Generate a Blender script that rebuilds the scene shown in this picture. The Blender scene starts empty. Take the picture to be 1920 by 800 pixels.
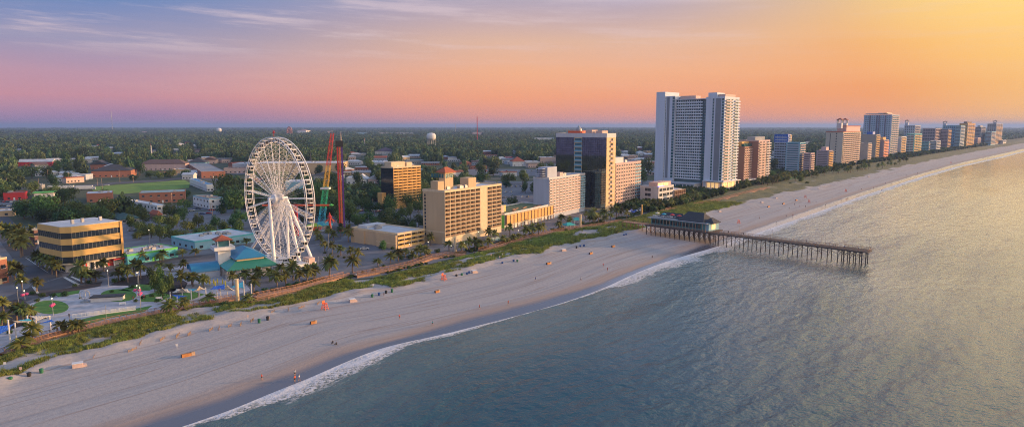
import bpy, bmesh, math, random
from mathutils import Vector, Matrix, noise as mnoise
R=random.Random(7)
sc=bpy.context.scene
COL=sc.collection
F=1240.0; CH=62.0; TILT=math.atan(164/F)
ct,st=math.cos(TILT),math.sin(TILT)
pi=math.pi
def G(px,py,z=0.0):
    "photo pixel -> point of the level z"
    x=(px-960)/F; y=(400-py)/F
    dy=ct+y*st; dz=-st+y*ct
    k=(z-CH)/dz
    return Vector((x*k,dy*k,z))
def P(p):
    dx,dy,dz=p[0],p[1],p[2]-CH
    fw=dy*ct-dz*st; up=dy*st+dz*ct
    return (960+F*dx/fw, 400-F*up/fw)
def hgt(C,pyt):
    "height of the point above ground position C seen at row pyt"
    y=(400-pyt)/F
    return CH+C[1]*(-st+y*ct)/(ct+y*st)
def run(C,ang,px):
    "distance from C along ang until the column px is reached"
    c,s=math.cos(ang),math.sin(ang); t=(px-960)/F
    # (Cx+c k) = t*((Cy+s k)*ct+ (CH-z) st)
    z=C[2] if len(C)>2 else 0
    return (t*(C[1]*ct+(CH-z)*st)-C[0])/(c-t*s*ct)
# ---------------------------------------------------------------- materials
MATS={}
def lin(c): return tuple(((v/12.92) if v<=0.04045 else ((v+0.055)/1.055)**2.4) for v in c)
def S(r,g,b): return lin((r/255,g/255,b/255))
def mat(name,c,rough=0.8,var=0.10,scale=0.6,metal=0.0,emit=None,spec=0.5,rnd=0.0,bump=0.0,streak=False):
    if name in MATS: return MATS[name]
    m=bpy.data.materials.new(name); m.use_nodes=True; nt=m.node_tree; N=nt.nodes; L=nt.links
    b=N['Principled BSDF']; b.inputs['Roughness'].default_value=rough; b.inputs['Metallic'].default_value=metal
    b.inputs['Specular IOR Level'].default_value=spec
    tc=N.new('ShaderNodeTexCoord'); no=N.new('ShaderNodeTexNoise'); no.inputs['Scale'].default_value=scale; no.inputs['Detail'].default_value=6
    mp=N.new('ShaderNodeMapping'); L.new(tc.outputs['Object'],mp.inputs[0]); L.new(mp.outputs[0],no.inputs['Vector'])
    if streak: mp.inputs['Scale'].default_value=(2.5,2.5,0.25)
    r=N.new('ShaderNodeMapRange'); r.inputs[1].default_value=0.3; r.inputs[2].default_value=0.7; r.inputs[3].default_value=1-var; r.inputs[4].default_value=1+var
    L.new(no.outputs[0],r.inputs[0])
    out=r.outputs[0]
    if rnd:
        oi=N.new('ShaderNodeObjectInfo'); r2=N.new('ShaderNodeMapRange'); r2.inputs[3].default_value=1-rnd; r2.inputs[4].default_value=1+rnd
        L.new(oi.outputs['Random'],r2.inputs[0]); mu=N.new('ShaderNodeMath'); mu.operation='MULTIPLY'; L.new(out,mu.inputs[0]); L.new(r2.outputs[0],mu.inputs[1]); out=mu.outputs[0]
    vm=N.new('ShaderNodeVectorMath'); vm.operation='SCALE'; vm.inputs[0].default_value=c[:3]; L.new(out,vm.inputs['Scale'])
    L.new(vm.outputs[0],b.inputs['Base Color'])
    if bump:
        bp=N.new('ShaderNodeBump'); bp.inputs['Strength'].default_value=bump; bp.inputs['Distance'].default_value=0.1
        L.new(no.outputs[0],bp.inputs['Height']); L.new(bp.outputs[0],b.inputs['Normal'])
    if emit: b.inputs['Emission Color'].default_value=(*c[:3],1); b.inputs['Emission Strength'].default_value=emit
    MATS[name]=m; return m
def foliage(name,c1,c2,scale=0.35,trans=0.25):
    m=bpy.data.materials.new(name); m.use_nodes=True; nt=m.node_tree; N=nt.nodes; L=nt.links
    b=N['Principled BSDF']; b.inputs['Roughness'].default_value=0.7; b.inputs['Specular IOR Level'].default_value=0.25
    tc=N.new('ShaderNodeTexCoord'); oi=N.new('ShaderNodeObjectInfo')
    no=N.new('ShaderNodeTexNoise'); no.inputs['Scale'].default_value=scale; no.inputs['Detail'].default_value=4; L.new(tc.outputs['Object'],no.inputs['Vector'])
    r=N.new('ShaderNodeMapRange'); r.inputs[1].default_value=.32; r.inputs[2].default_value=.68; L.new(no.outputs[0],r.inputs[0])
    mx=N.new('ShaderNodeMix'); mx.data_type='RGBA'; mx.inputs[6].default_value=(*c1,1); mx.inputs[7].default_value=(*c2,1); L.new(r.outputs[0],mx.inputs[0])
    r2=N.new('ShaderNodeMapRange'); r2.inputs[3].default_value=.5; r2.inputs[4].default_value=1.75; L.new(oi.outputs['Random'],r2.inputs[0])
    hs=N.new('ShaderNodeHueSaturation'); L.new(mx.outputs[2],hs.inputs['Color']); L.new(r2.outputs[0],hs.inputs['Value'])
    ge=N.new('ShaderNodeNewGeometry'); n9=N.new('ShaderNodeTexNoise'); n9.inputs['Scale'].default_value=.022; n9.inputs['Detail'].default_value=5; L.new(ge.outputs['Position'],n9.inputs['Vector'])
    r9=N.new('ShaderNodeMapRange'); r9.inputs[1].default_value=.46; r9.inputs[2].default_value=.66; r9.inputs[4].default_value=.55; L.new(n9.outputs[0],r9.inputs[0])
    m9=N.new('ShaderNodeMix'); m9.data_type='RGBA'; L.new(r9.outputs[0],m9.inputs[0]); L.new(hs.outputs[0],m9.inputs[6]); m9.inputs[7].default_value=(min(c2[0]*1.7,.2),c2[1]*1.15,c2[2]*1.0,1)
    r3=N.new('ShaderNodeMapRange'); r3.inputs[3].default_value=.46; r3.inputs[4].default_value=.53
    mm=N.new('ShaderNodeMath'); mm.operation='FRACT'; m2=N.new('ShaderNodeMath'); m2.operation='MULTIPLY'; m2.inputs[1].default_value=7.31
    L.new(oi.outputs['Random'],m2.inputs[0]); L.new(m2.outputs[0],mm.inputs[0]); L.new(mm.outputs[0],r3.inputs[0]); L.new(r3.outputs[0],hs.inputs['Hue'])
    L.new(m9.outputs[2],b.inputs['Base Color'])
    t=N.new('ShaderNodeBsdfTranslucent'); L.new(m9.outputs[2],t.inputs['Color']); ms=N.new('ShaderNodeMixShader'); ms.inputs[0].default_value=trans
    o=N['Material Output']; L.new(b.outputs[0],ms.inputs[1]); L.new(t.outputs[0],ms.inputs[2]); L.new(ms.outputs[0],o.inputs['Surface'])
    return m
# ---------------------------------------------------------------- mesh builder
class MB:
    def __init__(s): s.v=[]; s.f=[]; s.m=[]
    def quad(s,pts,mi=0):
        n=len(s.v); s.v+=[tuple(p) for p in pts]; s.f.append(tuple(range(n,n+len(pts)))); s.m.append(mi)
    def box(s,x0,x1,y0,y1,z0,z1,mi=0):
        n=len(s.v)
        s.v+=[(x0,y0,z0),(x1,y0,z0),(x1,y1,z0),(x0,y1,z0),(x0,y0,z1),(x1,y0,z1),(x1,y1,z1),(x0,y1,z1)]
        for f in ((0,3,2,1),(4,5,6,7),(0,1,5,4),(1,2,6,5),(2,3,7,6),(3,0,4,7)): s.f.append(tuple(n+i for i in f)); s.m.append(mi)
    def prism(s,pts,z0,z1,mi=0,top=True):
        n=len(s.v); k=len(pts); s.v+=[(p[0],p[1],z0) for p in pts]+[(p[0],p[1],z1) for p in pts]
        for i in range(k):
            j=(i+1)%k; s.f.append((n+i,n+j,n+k+j,n+k+i)); s.m.append(mi)
        s.f.append(tuple(n+k+i for i in range(k))); s.m.append(mi); s.f.append(tuple(n+i for i in reversed(range(k)))); s.m.append(mi)
    def tube(s,a,b,r,n=6,r2=None,mi=0):
        a=Vector(a); b=Vector(b); d=(b-a)
        if d.length<1e-6: return
        d.normalize(); u=d.cross(Vector((0,0,1)) if abs(d.z)<.95 else Vector((1,0,0))).normalized(); w=d.cross(u)
        r2=r if r2 is None else r2; k=len(s.v)
        for c,rr in ((a,r),(b,r2)):
            for i in range(n):
                t=2*pi*i/n; s.v.append(tuple(c+u*(rr*math.cos(t))+w*(rr*math.sin(t))))
        for i in range(n):
            j=(i+1)%n; s.f.append((k+i,k+j,k+n+j,k+n+i)); s.m.append(mi)
        s.f.append(tuple(k+i for i in reversed(range(n)))); s.f.append(tuple(k+n+i for i in range(n))); s.m+=[mi,mi]
    def path(s,pts,r,n=6,mi=0,closed=False):
        k=len(pts)
        for i in range(k if closed else k-1): s.tube(pts[i],pts[(i+1)%k],r,n,mi=mi)
    def lathe(s,prof,n=16,c=(0,0,0),mi=0):
        k=len(s.v); m=len(prof)
        for (r,z) in prof:
            for i in range(n):
                t=2*pi*i/n; s.v.append((c[0]+r*math.cos(t),c[1]+r*math.sin(t),c[2]+z))
        for q in range(m-1):
            for i in range(n):
                j=(i+1)%n; s.f.append((k+q*n+i,k+q*n+j,k+(q+1)*n+j,k+(q+1)*n+i)); s.m.append(mi)
        s.f.append(tuple(k+(m-1)*n+i for i in range(n))); s.m.append(mi)
        s.f.append(tuple(k+i for i in reversed(range(n)))); s.m.append(mi)
    def hip(s,x0,x1,y0,y1,z0,z1,mi=0,inset=None,ov=0.6,th=0.25):
        x0-=ov;x1+=ov;y0-=ov;y1+=ov
        w=min(x1-x0,y1-y0)/2; ins=w if inset is None else inset
        n=len(s.v)
        if x1-x0>=y1-y0: r=[(x0+ins,(y0+y1)/2,z1),(x1-ins,(y0+y1)/2,z1)]
        else: r=[((x0+x1)/2,y0+ins,z1),((x0+x1)/2,y1-ins,z1)]
        s.v+=[(x0,y0,z0),(x1,y0,z0),(x1,y1,z0),(x0,y1,z0)]+[(x0,y0,z0-th),(x1,y0,z0-th),(x1,y1,z0-th),(x0,y1,z0-th)]+r
        if x1-x0>=y1-y0: fs=[(0,1,9,8),(1,2,9),(2,3,8,9),(3,0,8)]
        else: fs=[(0,1,8),(1,2,9,8),(2,3,9),(3,0,8,9)]
        fs+=[(4,5,1,0),(5,6,2,1),(6,7,3,2),(7,4,0,3),(7,6,5,4)]
        for f in fs: s.f.append(tuple(n+i for i in f)); s.m.append(mi)
    def add(s,mb,M,mi=None):
        n=len(s.v); s.v+=[tuple(M@Vector(v)) for v in mb.v]; s.f+=[tuple(n+i for i in f) for f in mb.f]; s.m+=(mb.m if mi is None else [mi]*len(mb.m))
    def mesh(s,name,mats,smooth=False):
        me=bpy.data.meshes.new(name); me.from_pydata(s.v,[],s.f)
        for m in (mats if isinstance(mats,(list,tuple)) else [mats]): me.materials.append(m)
        if any(s.m): me.polygons.foreach_set('material_index',s.m)
        if smooth: me.polygons.foreach_set('use_smooth',[True]*len(me.polygons))
        me.update(); return me
    def build(s,name,mats,parent=None,loc=(0,0,0),rz=0,smooth=False):
        return ob(name,s.mesh(name,mats,smooth),parent,loc,rz)
def ob(name,me,parent=None,loc=(0,0,0),rz=0,sc_=1):
    o=bpy.data.objects.new(name,me); COL.objects.link(o); o.location=loc; o.rotation_euler=(0,0,rz)
    if sc_!=1: o.scale=(sc_,)*3 if not isinstance(sc_,tuple) else sc_
    if parent: o.parent=parent
    return o
def tag(o,label=None,cat=None,group=None,kind=None):
    if label: o['label']=label
    if cat: o['category']=cat
    if group: o['group']=group
    if kind: o['kind']=kind
    return o
def root(name,loc,rz,label,cat,group=None):
    return tag(ob(name,None,None,loc,rz),label,cat,group)
def reps(rt,name,mb,mats,places,maxn=100):
    "repeated parts of one thing: up to maxn of their own, the rest as one"
    if not places: return
    me=mb.mesh(name,mats)
    Mr=Matrix.Translation(rt.location)@Matrix.Rotation(rt.rotation_euler.z,4,'Z')
    pl=sorted(places,key=lambda q:(Mr@Vector(q[:3])-Vector((0,0,CH))).length)
    for q in pl[:maxn]: ob(name,me,rt,q[:3],q[3])
    if len(pl)>maxn:
        big=MB()
        for q in pl[maxn:]: big.add(mb,Matrix.Translation(Vector(q[:3]))@Matrix.Rotation(q[3],4,'Z'))
        o=big.build(name,mats,rt); o['kind']='stuff'
def mirror(o,parent=None):
    c=o.copy(); COL.objects.link(c); c.parent=parent; return c
def copy_tree(o,loc,rz,label=None,group=None,scale=None):
    r=mirror(o); r.location=loc; r.rotation_euler=(0,0,rz)
    if label: r['label']=label
    if group: r['group']=group
    if scale: r.scale=(scale,)*3 if not isinstance(scale,tuple) else scale
    for ch in list(o.children):
        c=mirror(ch,r)
        for g in list(ch.children): mirror(g,c)
    return r
ORD='first second third fourth fifth sixth seventh eighth ninth tenth eleventh twelfth thirteenth fourteenth fifteenth sixteenth seventeenth eighteenth nineteenth twentieth'.split()
def ordinal(i,n):
    if n==1: return 'lone'
    return 'leftmost' if i==0 else 'rightmost' if i==n-1 else (ORD[i]+' from left' if i<20 else ORD[n-1-i]+' from right')
PEND=[]   # (obj, kind phrase, key, tail) labelled by order along the picture
def pend(o,phrase,where): PEND.append((o,phrase,where))
def flush():
    g={}
    for o,p,w in PEND: g.setdefault((p,w),[]).append(o)
    for (p,w),os_ in g.items():
        os_.sort(key=lambda o:P(o.location)[0])
        for i,o in enumerate(os_):
            n=len(os_)
            if n==1: o['label']=f'{p} {w}'
            elif i==0: o['label']=f'{p} {w}, leftmost'
            elif i==n-1: o['label']=f'{p} {w}, rightmost'
            elif i<n-1-i: o['label']=f'{p} {w}, {ORD[min(i,19)]} from left'
            else: o['label']=f'{p} {w}, {ORD[min(n-1-i,19)]} from right'
# ---------------------------------------------------------------- palette
M_={}
def gl(name,c,rough=.08,metal=0.0,var=.25,sc_=.35): return mat(name,c,rough,var,sc_,metal,spec=.8)
glass=gl('window glass',(.03,.04,.05)); glassblue=mat('mirror glass',(.17,.20,.20),.04,.3,.25,.92,bump=.04); glassdark=gl('dark curtain glass',(.035,.05,.06),.05,.35)
glassteal=gl('teal glass',(.05,.16,.19),.12,.2)
cream=mat('cream stucco',(.50,.37,.22),.9,.07,.15,streak=True); creamtrim=mat('cream trim',(.62,.50,.33),.85)
tan=mat('tan stucco',(.52,.38,.23),.9,.06,.2,streak=True); white=mat('white paint',(.66,.66,.66),.7,.06,.3,streak=True)
offwhite=mat('offwhite stucco',(.55,.55,.56),.85,.07,.2,streak=True); bluewhite=mat('bluish white stucco',(.40,.44,.52),.85,.06,.2,streak=True)
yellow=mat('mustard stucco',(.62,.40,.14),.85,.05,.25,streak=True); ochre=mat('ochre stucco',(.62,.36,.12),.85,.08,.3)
pinkst=mat('pink stucco',(.52,.38,.37),.85,.07,.2,streak=True); brownbrick=mat('brown brick',(.30,.16,.12),.9,.12,2)
brick=mat('red brick',(.33,.14,.09),.9,.15,2); mauve=mat('mauve stucco',(.34,.29,.33),.9,.07,.2); greyst=mat('grey stucco',(.30,.31,.33),.9,.08,.2)
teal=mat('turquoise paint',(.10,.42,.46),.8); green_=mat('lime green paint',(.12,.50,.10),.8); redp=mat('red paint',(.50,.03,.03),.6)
pinkw=mat('rosy plaster',(.60,.44,.38),.9); bluep=mat('blue paint',(.03,.12,.45),.6); skyblue=mat('sky blue stucco',(.22,.42,.52),.85,.1,.3)
roofw=mat('white membrane roof',(.52,.54,.57),.8,.16,.25); roofg=mat('grey gravel roof',(.26,.27,.29),.95,.2,.3); roofd=mat('dark shingle roof',(.045,.05,.06),.9,.2,1.5)
roofr=mat('red tile roof',(.36,.10,.05),.85,.15,2); roofb=mat('blue metal roof',(.03,.20,.36),.45,.08,.3); roofgr=mat('green metal roof',(.03,.20,.13),.5,.1,.3); rooft=mat('turquoise awning',(.03,.33,.32),.5,.1,.3)
roofbr=mat('brown shingle roof',(.13,.085,.075),.9,.2,1.5)
wood=mat('weathered timber',(.30,.17,.11),.9,.3,.9); wooddark=mat('dark wet timber',(.075,.06,.055),.9,.3,1.2); woodlight=mat('pale timber',(.42,.29,.20),.9,.2,1)
metalw=mat('white painted steel',(.85,.84,.83),.45,.05,.5); steel=mat('galvanised steel',(.35,.36,.37),.5,.1,1,.4); black=mat('black paint',(.02,.02,.022),.5)
canv=mat('cream canvas',(.70,.62,.50),.8,.06,.5); canvb=mat('royal blue canvas',(.02,.12,.55),.7,.1,.5); canvt=mat('turquoise canvas',(.05,.38,.52),.7,.1,.5)
lampm=mat('lamp glow',(1.0,.88,.62),.5,0,1,emit=1.4); conc=mat('concrete',(.36,.35,.34),.9,.15,.4)
rubber=mat('tyre rubber',(.02,.02,.02),.8); orange=mat('orange paint',(.75,.12,.03),.6); plasticg=mat('green plastic',(.02,.14,.07),.5); plasticb=mat('blue plastic',(.02,.08,.25),.5)
trunkm=mat('bark',(.12,.09,.07),.95,.3,2,rnd=.2); palmtrunk=mat('palm bark',(.20,.15,.12),.95,.3,3,rnd=.2)
leafA=foliage('oak leaves',(.026,.068,.022),(.09,.15,.04)); leafP=foliage('palm fronds',(.055,.085,.022),(.17,.17,.045),1.2)
leafF=foliage('forest leaves',(.030,.070,.036),(.095,.155,.055),.25,.15); leafG=foliage('dune grass blades',(.10,.16,.03),(.30,.29,.08),.9)
leafH=foliage('hedge leaves',(.02,.05,.015),(.06,.10,.025),.8); flower=mat('pink blossoms',(.55,.08,.22),.8,.3,3)
# ---------------------------------------------------------------- coast frame and terrain
A0=math.radians(51); U=Vector((math.cos(A0),math.sin(A0))); NN=Vector((math.sin(A0),-math.cos(A0)))  # along the shore, out to sea
def sn(x,y): return x*U.x+y*U.y, x*NN.x+y*NN.y
def xy(s,n): return s*U.x+n*NN.x, s*U.y+n*NN.y
def curve(pts,z=0.0,lo=None,hi=None):
    q=sorted(sn(*G(px,py,z)[:2]) for px,py in pts)
    out=[q[0]]
    for a in q[1:]:
        if a[0]-out[-1][0]>.5: out.append(a)
    if lo is not None: out.insert(0,(-400,out[0][1]+lo))
    s1,n1=out[-1]
    out+= [(s1+1500,n1+90+ (hi or 0)),(s1+5000,n1+700),(60000,n1+16000)]
    def f(s):
        if s<=out[0][0]: return out[0][1]
        for i in range(len(out)-1):
            if s<=out[i+1][0]:
                t=(s-out[i][0])/(out[i+1][0]-out[i][0]); return out[i][1]*(1-t)+out[i+1][1]*t
        return out[-1][1]
    def g(s,w=None):
        w=4+abs(s)*.03 if w is None else w
        return (f(s-w)+2*f(s)+f(s+w)+f(s-w/2)+f(s+w/2))/6
    return g
SEA=-1.0
Wn=curve([(338,800),(397,781),(462,757),(502,738),(534,726),(568,714),(620,690),(706,654),(766,639),(804,633),(880,614),(968,592),(1060,566),(1130,541),(1186,514),(1224,499),(1260,486),(1299,475),(1349,461),(1407,441),(1456,424),(1506,407),(1564,386),(1605,371),(1642,359),(1684,345),(1741,327),(1795,312),(1870,295.5),(1918,283.5)],SEA,lo=0)
Xn=curve([(200,806),(300,771),(397,748),(466,719),(538,699),(620,665),(783,622),(880,592),(1000,563),(1120,530),(1200,499),(1300,462),(1400,431),(1500,396),(1600,362),(1700,331),(1800,303),(1918,278)],-.6,lo=0)
Tn=curve([(0,738),(75,700),(200,668),(300,640),(430,607),(560,580),(700,553),(800,537),(900,505),(960,492),(1100,462),(1180,443),(1250,427),(1330,402),(1400,387),(1500,363),(1600,341),(1700,316),(1800,293),(1918,271)],0,lo=0)
Bn=curve([(-40,684),(20,667),(70,642),(200,610),(320,586),(400,571),(475,566),(560,548),(620,529),(700,524),(800,500),(900,474),(1000,446),(1060,434),(1180,412),(1250,392),(1330,370),(1400,350),(1500,333),(1600,310),(1700,296),(1800,280),(1918,263)],0,lo=0)
def stations(far=30000):
    s=-120.0; out=[-400.0]
    while s<far:
        out.append(s); s+= 2.0 if s<420 else (5.0 if s<900 else s*.02)
    return out
ST=stations()
def dune(s,n):
    "dune relief between the beach and the boardwalk"
    b,t=Bn(s),Tn(s); w=max(t-b,1); u=(n-b)/w
    if u<=0 or u>=1.15: return 0.0
    e=min(u/.12,1,(1.15-u)/.2)
    h=.9*mnoise.noise(Vector((s*.07,n*.12,3)))+.5*mnoise.noise(Vector((s*.25,n*.3,7)))+.9*math.exp(-((u-.78)/.16)**2)+.7*math.exp(-((u-.35)/.2)**2)
    return max(0,e*(h+.25))
def veg(s,n):
    b,t=Bn(s),Tn(s); w=max(t-b,1); u=(n-b)/w
    v=mnoise.noise(Vector((s*.045,n*.11,11)))*.9+mnoise.noise(Vector((s*.17,n*.3,5)))*.5
    base=.52-1.25*max(0,u-.74)/.26-.2*math.exp(-((u-.56)/.05)**2)*(1 if s<520 else 0)
    if s>430: base+=.25
    return base+v*.75
def sheetmesh(name,rows,mats,attrs,smooth=True):
    "rows: list over stations of lists of (x,y,z,*attr)"
    v=[];f=[];k=len(rows[0])
    for r in rows: v+=[p[:3] for p in r]
    for i in range(len(rows)-1):
        for j in range(k-1): f.append((i*k+j,i*k+j+1,(i+1)*k+j+1,(i+1)*k+j))
    me=bpy.data.meshes.new(name); me.from_pydata(v,[],f)
    for ai,an in enumerate(attrs):
        a=me.attributes.new(an,'FLOAT','POINT'); a.data.foreach_set('value',[p[3+ai] for r in rows for p in r])
    me.materials.append(mats); me.polygons.foreach_set('use_smooth',[smooth]*len(f)); me.update()
    # faces up
    if me.polygons[0].normal.z<0: me.flip_normals()
    return ob(name,me)
def nodes(m): return m.node_tree.nodes,m.node_tree.links
def math_(N,L,op,a,b=None,c=None,clamp=False):
    n=N.new('ShaderNodeMath'); n.operation=op; n.use_clamp=clamp
    for i,x in enumerate((a,b,c)):
        if x is None: continue
        if isinstance(x,(int,float)): n.inputs[i].default_value=x
        else: L.new(x,n.inputs[i])
    return n.outputs[0]
def mixc(N,L,f,a,b):
    n=N.new('ShaderNodeMix'); n.data_type='RGBA'
    if isinstance(f,(int,float)): n.inputs[0].default_value=f
    else: L.new(f,n.inputs[0])
    for i,x in ((6,a),(7,b)):
        if isinstance(x,tuple): n.inputs[i].default_value=(*x[:3],1)
        else: L.new(x,n.inputs[i])
    return n.outputs[2]
def rng(N,L,x,a,b,c=0,d=1,smooth=False):
    n=N.new('ShaderNodeMapRange'); n.interpolation_type='SMOOTHSTEP' if smooth else 'LINEAR'
    L.new(x,n.inputs[0])
    for i,v in enumerate((a,b,c,d)): n.inputs[1+i].default_value=v
    return n.outputs[0]
def att(N,name):
    n=N.new('ShaderNodeAttribute'); n.attribute_name=name; return n.outputs['Fac']
def comb(N,L,x,y,z):
    n=N.new('ShaderNodeCombineXYZ')
    for i,v in enumerate((x,y,z)):
        if isinstance(v,(int,float)): n.inputs[i].default_value=v
        else: L.new(v,n.inputs[i])
    return n.outputs[0]
def noi(N,L,vec,scale=1,detail=5,rough=.55):
    n=N.new('ShaderNodeTexNoise'); n.inputs['Scale'].default_value=scale; n.inputs['Detail'].default_value=detail; n.inputs['Roughness'].default_value=rough
    L.new(vec,n.inputs['Vector']); return n.outputs[0]
# --- beach material
bm_=bpy.data.materials.new('beach sand'); bm_.use_nodes=True; N,L=nodes(bm_); b=N['Principled BSDF']
aS,aN,aV,aX=att(N,'shore_s'),att(N,'shore_n'),att(N,'veg'),att(N,'wet')
v1=comb(N,L,math_(N,L,'MULTIPLY',aS,.012),math_(N,L,'MULTIPLY',aN,.55),0)
streak=noi(N,L,v1,1,4,.65)
v2=comb(N,L,math_(N,L,'MULTIPLY',aS,.004),math_(N,L,'MULTIPLY',aN,.16),3.0); broad=noi(N,L,v2,1,3)
v3=comb(N,L,aS,aN,0); grain=noi(N,L,v3,.8,6,.7); fine=noi(N,L,v3,5,3,.7)
sand=mixc(N,L,rng(N,L,streak,.35,.65),(.27,.265,.275),(.39,.38,.385))
sand=mixc(N,L,rng(N,L,broad,.40,.62),sand,(.38,.35,.34))
tr=rng(N,L,broad,.495,.515,0,.8,True); tr2=rng(N,L,broad,.515,.535,1,0,True)
sand=mixc(N,L,math_(N,L,'MULTIPLY',tr,tr2),sand,(.27,.21,.18))
sand=mixc(N,L,rng(N,L,grain,.42,.68,0,.55,True),sand,(.27,.25,.255))
edge=math_(N,L,'ADD',aX,rng(N,L,noi(N,L,comb(N,L,math_(N,L,'MULTIPLY',aS,.05),math_(N,L,'MULTIPLY',aN,.12),9),1,4),0,1,-.22,.22))
damp=rng(N,L,edge,-.45,-.05,0,1,True)
sand=mixc(N,L,math_(N,L,'MULTIPLY',damp,.65),sand,(.33,.235,.185))
wet=rng(N,L,edge,-.05,.55,0,1,True)
sand=mixc(N,L,wet,sand,(.105,.11,.135))
vegm=rng(N,L,math_(N,L,'ADD',aV,math_(N,L,'MULTIPLY',math_(N,L,'SUBTRACT',fine,.5),.5)),.25,.5,0,1,True)
vc=mixc(N,L,rng(N,L,grain,.35,.65),(.07,.085,.03),(.20,.18,.08))
sand=mixc(N,L,vegm,sand,vc)
L.new(sand,b.inputs['Base Color'])
L.new(rng(N,L,wet,0,1,.95,.22),b.inputs['Roughness'])
bp=N.new('ShaderNodeBump'); bp.inputs['Distance'].default_value=.25
L.new(rng(N,L,wet,0,1,.55,.04),bp.inputs['Strength'])
L.new(math_(N,L,'ADD',math_(N,L,'ADD',streak,math_(N,L,'MULTIPLY',grain,.6)),math_(N,L,'MULTIPLY',vegm,fine)),bp.inputs['Height']); L.new(bp.outputs[0],b.inputs['Normal'])
rows=[]
for s in ST:
    w,x,t,bk=Wn(s),Xn(s),Tn(s),Bn(s); x=min(x,w-1); t=min(t,x-2); bk=min(bk,t-4)
    row=[]
    nd=26 if s<900 else 8
    nd=26
    for i in range(nd): n=bk+(t-bk)*i/(nd-1); row.append((n,dune(s,n)+.03,veg(s,n),-9))
    for i in range(1,9): n=t+(x-t)*i/8; row.append((n,-.6*i/8+ (dune(s,n)+.03 if i<3 else 0),(veg(s,n)-.2 if i<2 else -1),-3*(1-i/8)))
    for i in range(1,6): n=x+(w-x)*i/5; row.append((n,-.6-.4*i/5,-1,i/5))
    for dn,z in ((6,-1.25),(20,-1.9),(60,-4)): row.append((w+dn,z,-1,1))
    rows.append([(*xy(s,n),z,s,n-w,vv,xx) for n,z,vv,xx in row])
bo=sheetmesh('beach',rows,bm_,['shore_s','shore_n','veg','wet']); tag(bo,kind='structure')
# --- land sheet
lm=bpy.data.materials.new('town ground'); lm.use_nodes=True; N,L=nodes(lm); b=N['Principled BSDF']
tc=N.new('ShaderNodeTexCoord'); g1=noi(N,L,tc.outputs['Object'],.02,8,.6); g2=noi(N,L,tc.outputs['Object'],.3,5,.6)
c=mixc(N,L,rng(N,L,g2,.35,.65),(.028,.045,.018),(.07,.085,.035)); c=mixc(N,L,rng(N,L,g1,.60,.66),c,(.15,.13,.11)); L.new(c,b.inputs['Base Color']); b.inputs['Roughness'].default_value=.95
rows=[]
for s in [x for i,x in enumerate(ST) if i%3==0 or x>420]:
    bk=Bn(s); t=min(Tn(s),min(Xn(s),Wn(s)-1)-2); bk=min(bk,t-4)
    rows.append([(*xy(s,bk+.4),0.0)]+[(*xy(s,bk-d),0.0) for d in (20,100,400,1500,5000,15000,40000)])
lo=sheetmesh('land',rows,lm,[]); tag(lo,kind='structure')
# --- sea
wm=bpy.data.materials.new('sea water'); wm.use_nodes=True; N,L=nodes(wm); b=N['Principled BSDF']
aS,aN,aF=att(N,'shore_s'),att(N,'shore_n'),att(N,'foam')
geo=N.new('ShaderNodeNewGeometry'); sx=N.new('ShaderNodeSeparateXYZ'); L.new(geo.outputs['Position'],sx.inputs[0])
vv=comb(N,L,math_(N,L,'MULTIPLY',aS,.06),math_(N,L,'MULTIPLY',aN,.22),0)
n1=noi(N,L,vv,1,6,.6); posv=geo.outputs['Position']
n2=noi(N,L,posv,.35,6,.62); n3=noi(N,L,posv,1.6,4,.6)
vlo=comb(N,L,math_(N,L,'MULTIPLY',aS,.009),math_(N,L,'MULTIPLY',aN,.03),2); n4=noi(N,L,vlo,1,4,.6)
tealc=mixc(N,L,rng(N,L,aN,0,60,0,1,True),(.10,.15,.14),(.005,.058,.085))
tealc=mixc(N,L,rng(N,L,n4,.35,.65,0,.5),tealc,(.010,.075,.10))
# broken wash: front edge wanders, holes open up behind it
wash=math_(N,L,'ADD',aF,math_(N,L,'MULTIPLY',math_(N,L,'SUBTRACT',n1,.5),1.1))
fm=rng(N,L,wash,.42,.60,0,1,True)
hol=rng(N,L,noi(N,L,posv,.9,5,.7),.38,.56,0,1,True)
lace=rng(N,L,wash,.60,.95,0,1,True)
fm=math_(N,L,'MULTIPLY',fm,math_(N,L,'MAXIMUM',hol,lace))
c=mixc(N,L,fm,tealc,(.62,.62,.64)); L.new(c,b.inputs['Base Color'])
L.new(rng(N,L,fm,0,1,.12,.8),b.inputs['Roughness']); b.inputs['IOR'].default_value=1.37; b.inputs['Specular IOR Level'].default_value=.5
vn=comb(N,L,math_(N,L,'MULTIPLY',aS,.10),math_(N,L,'MULTIPLY',aN,.25),0); n5=noi(N,L,vn,1,3,.5)
sw_=math_(N,L,'SINE',math_(N,L,'ADD',math_(N,L,'MULTIPLY',aN,.30),math_(N,L,'MULTIPLY',noi(N,L,comb(N,L,math_(N,L,'MULTIPLY',aS,.012),math_(N,L,'MULTIPLY',aN,.012),5),1,3),9)))
hh=math_(N,L,'ADD',math_(N,L,'MULTIPLY',math_(N,L,'ADD',n5,math_(N,L,'MULTIPLY',sw_,rng(N,L,n4,.4,.7,.0,.42))),2.4),math_(N,L,'ADD',math_(N,L,'MULTIPLY',n2,1.5),math_(N,L,'MULTIPLY',n3,.45)))
patch=rng(N,L,n4,.30,.70,.55,1.0)
cd=N.new('ShaderNodeCameraData') if 0 else None
sy=math_(N,L,'ADD',math_(N,L,'MULTIPLY',sx.outputs[0],.6),math_(N,L,'MULTIPLY',sx.outputs[1],.8)); patch=math_(N,L,'MULTIPLY',patch,rng(N,L,aS,150,1300,1,.22))
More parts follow.
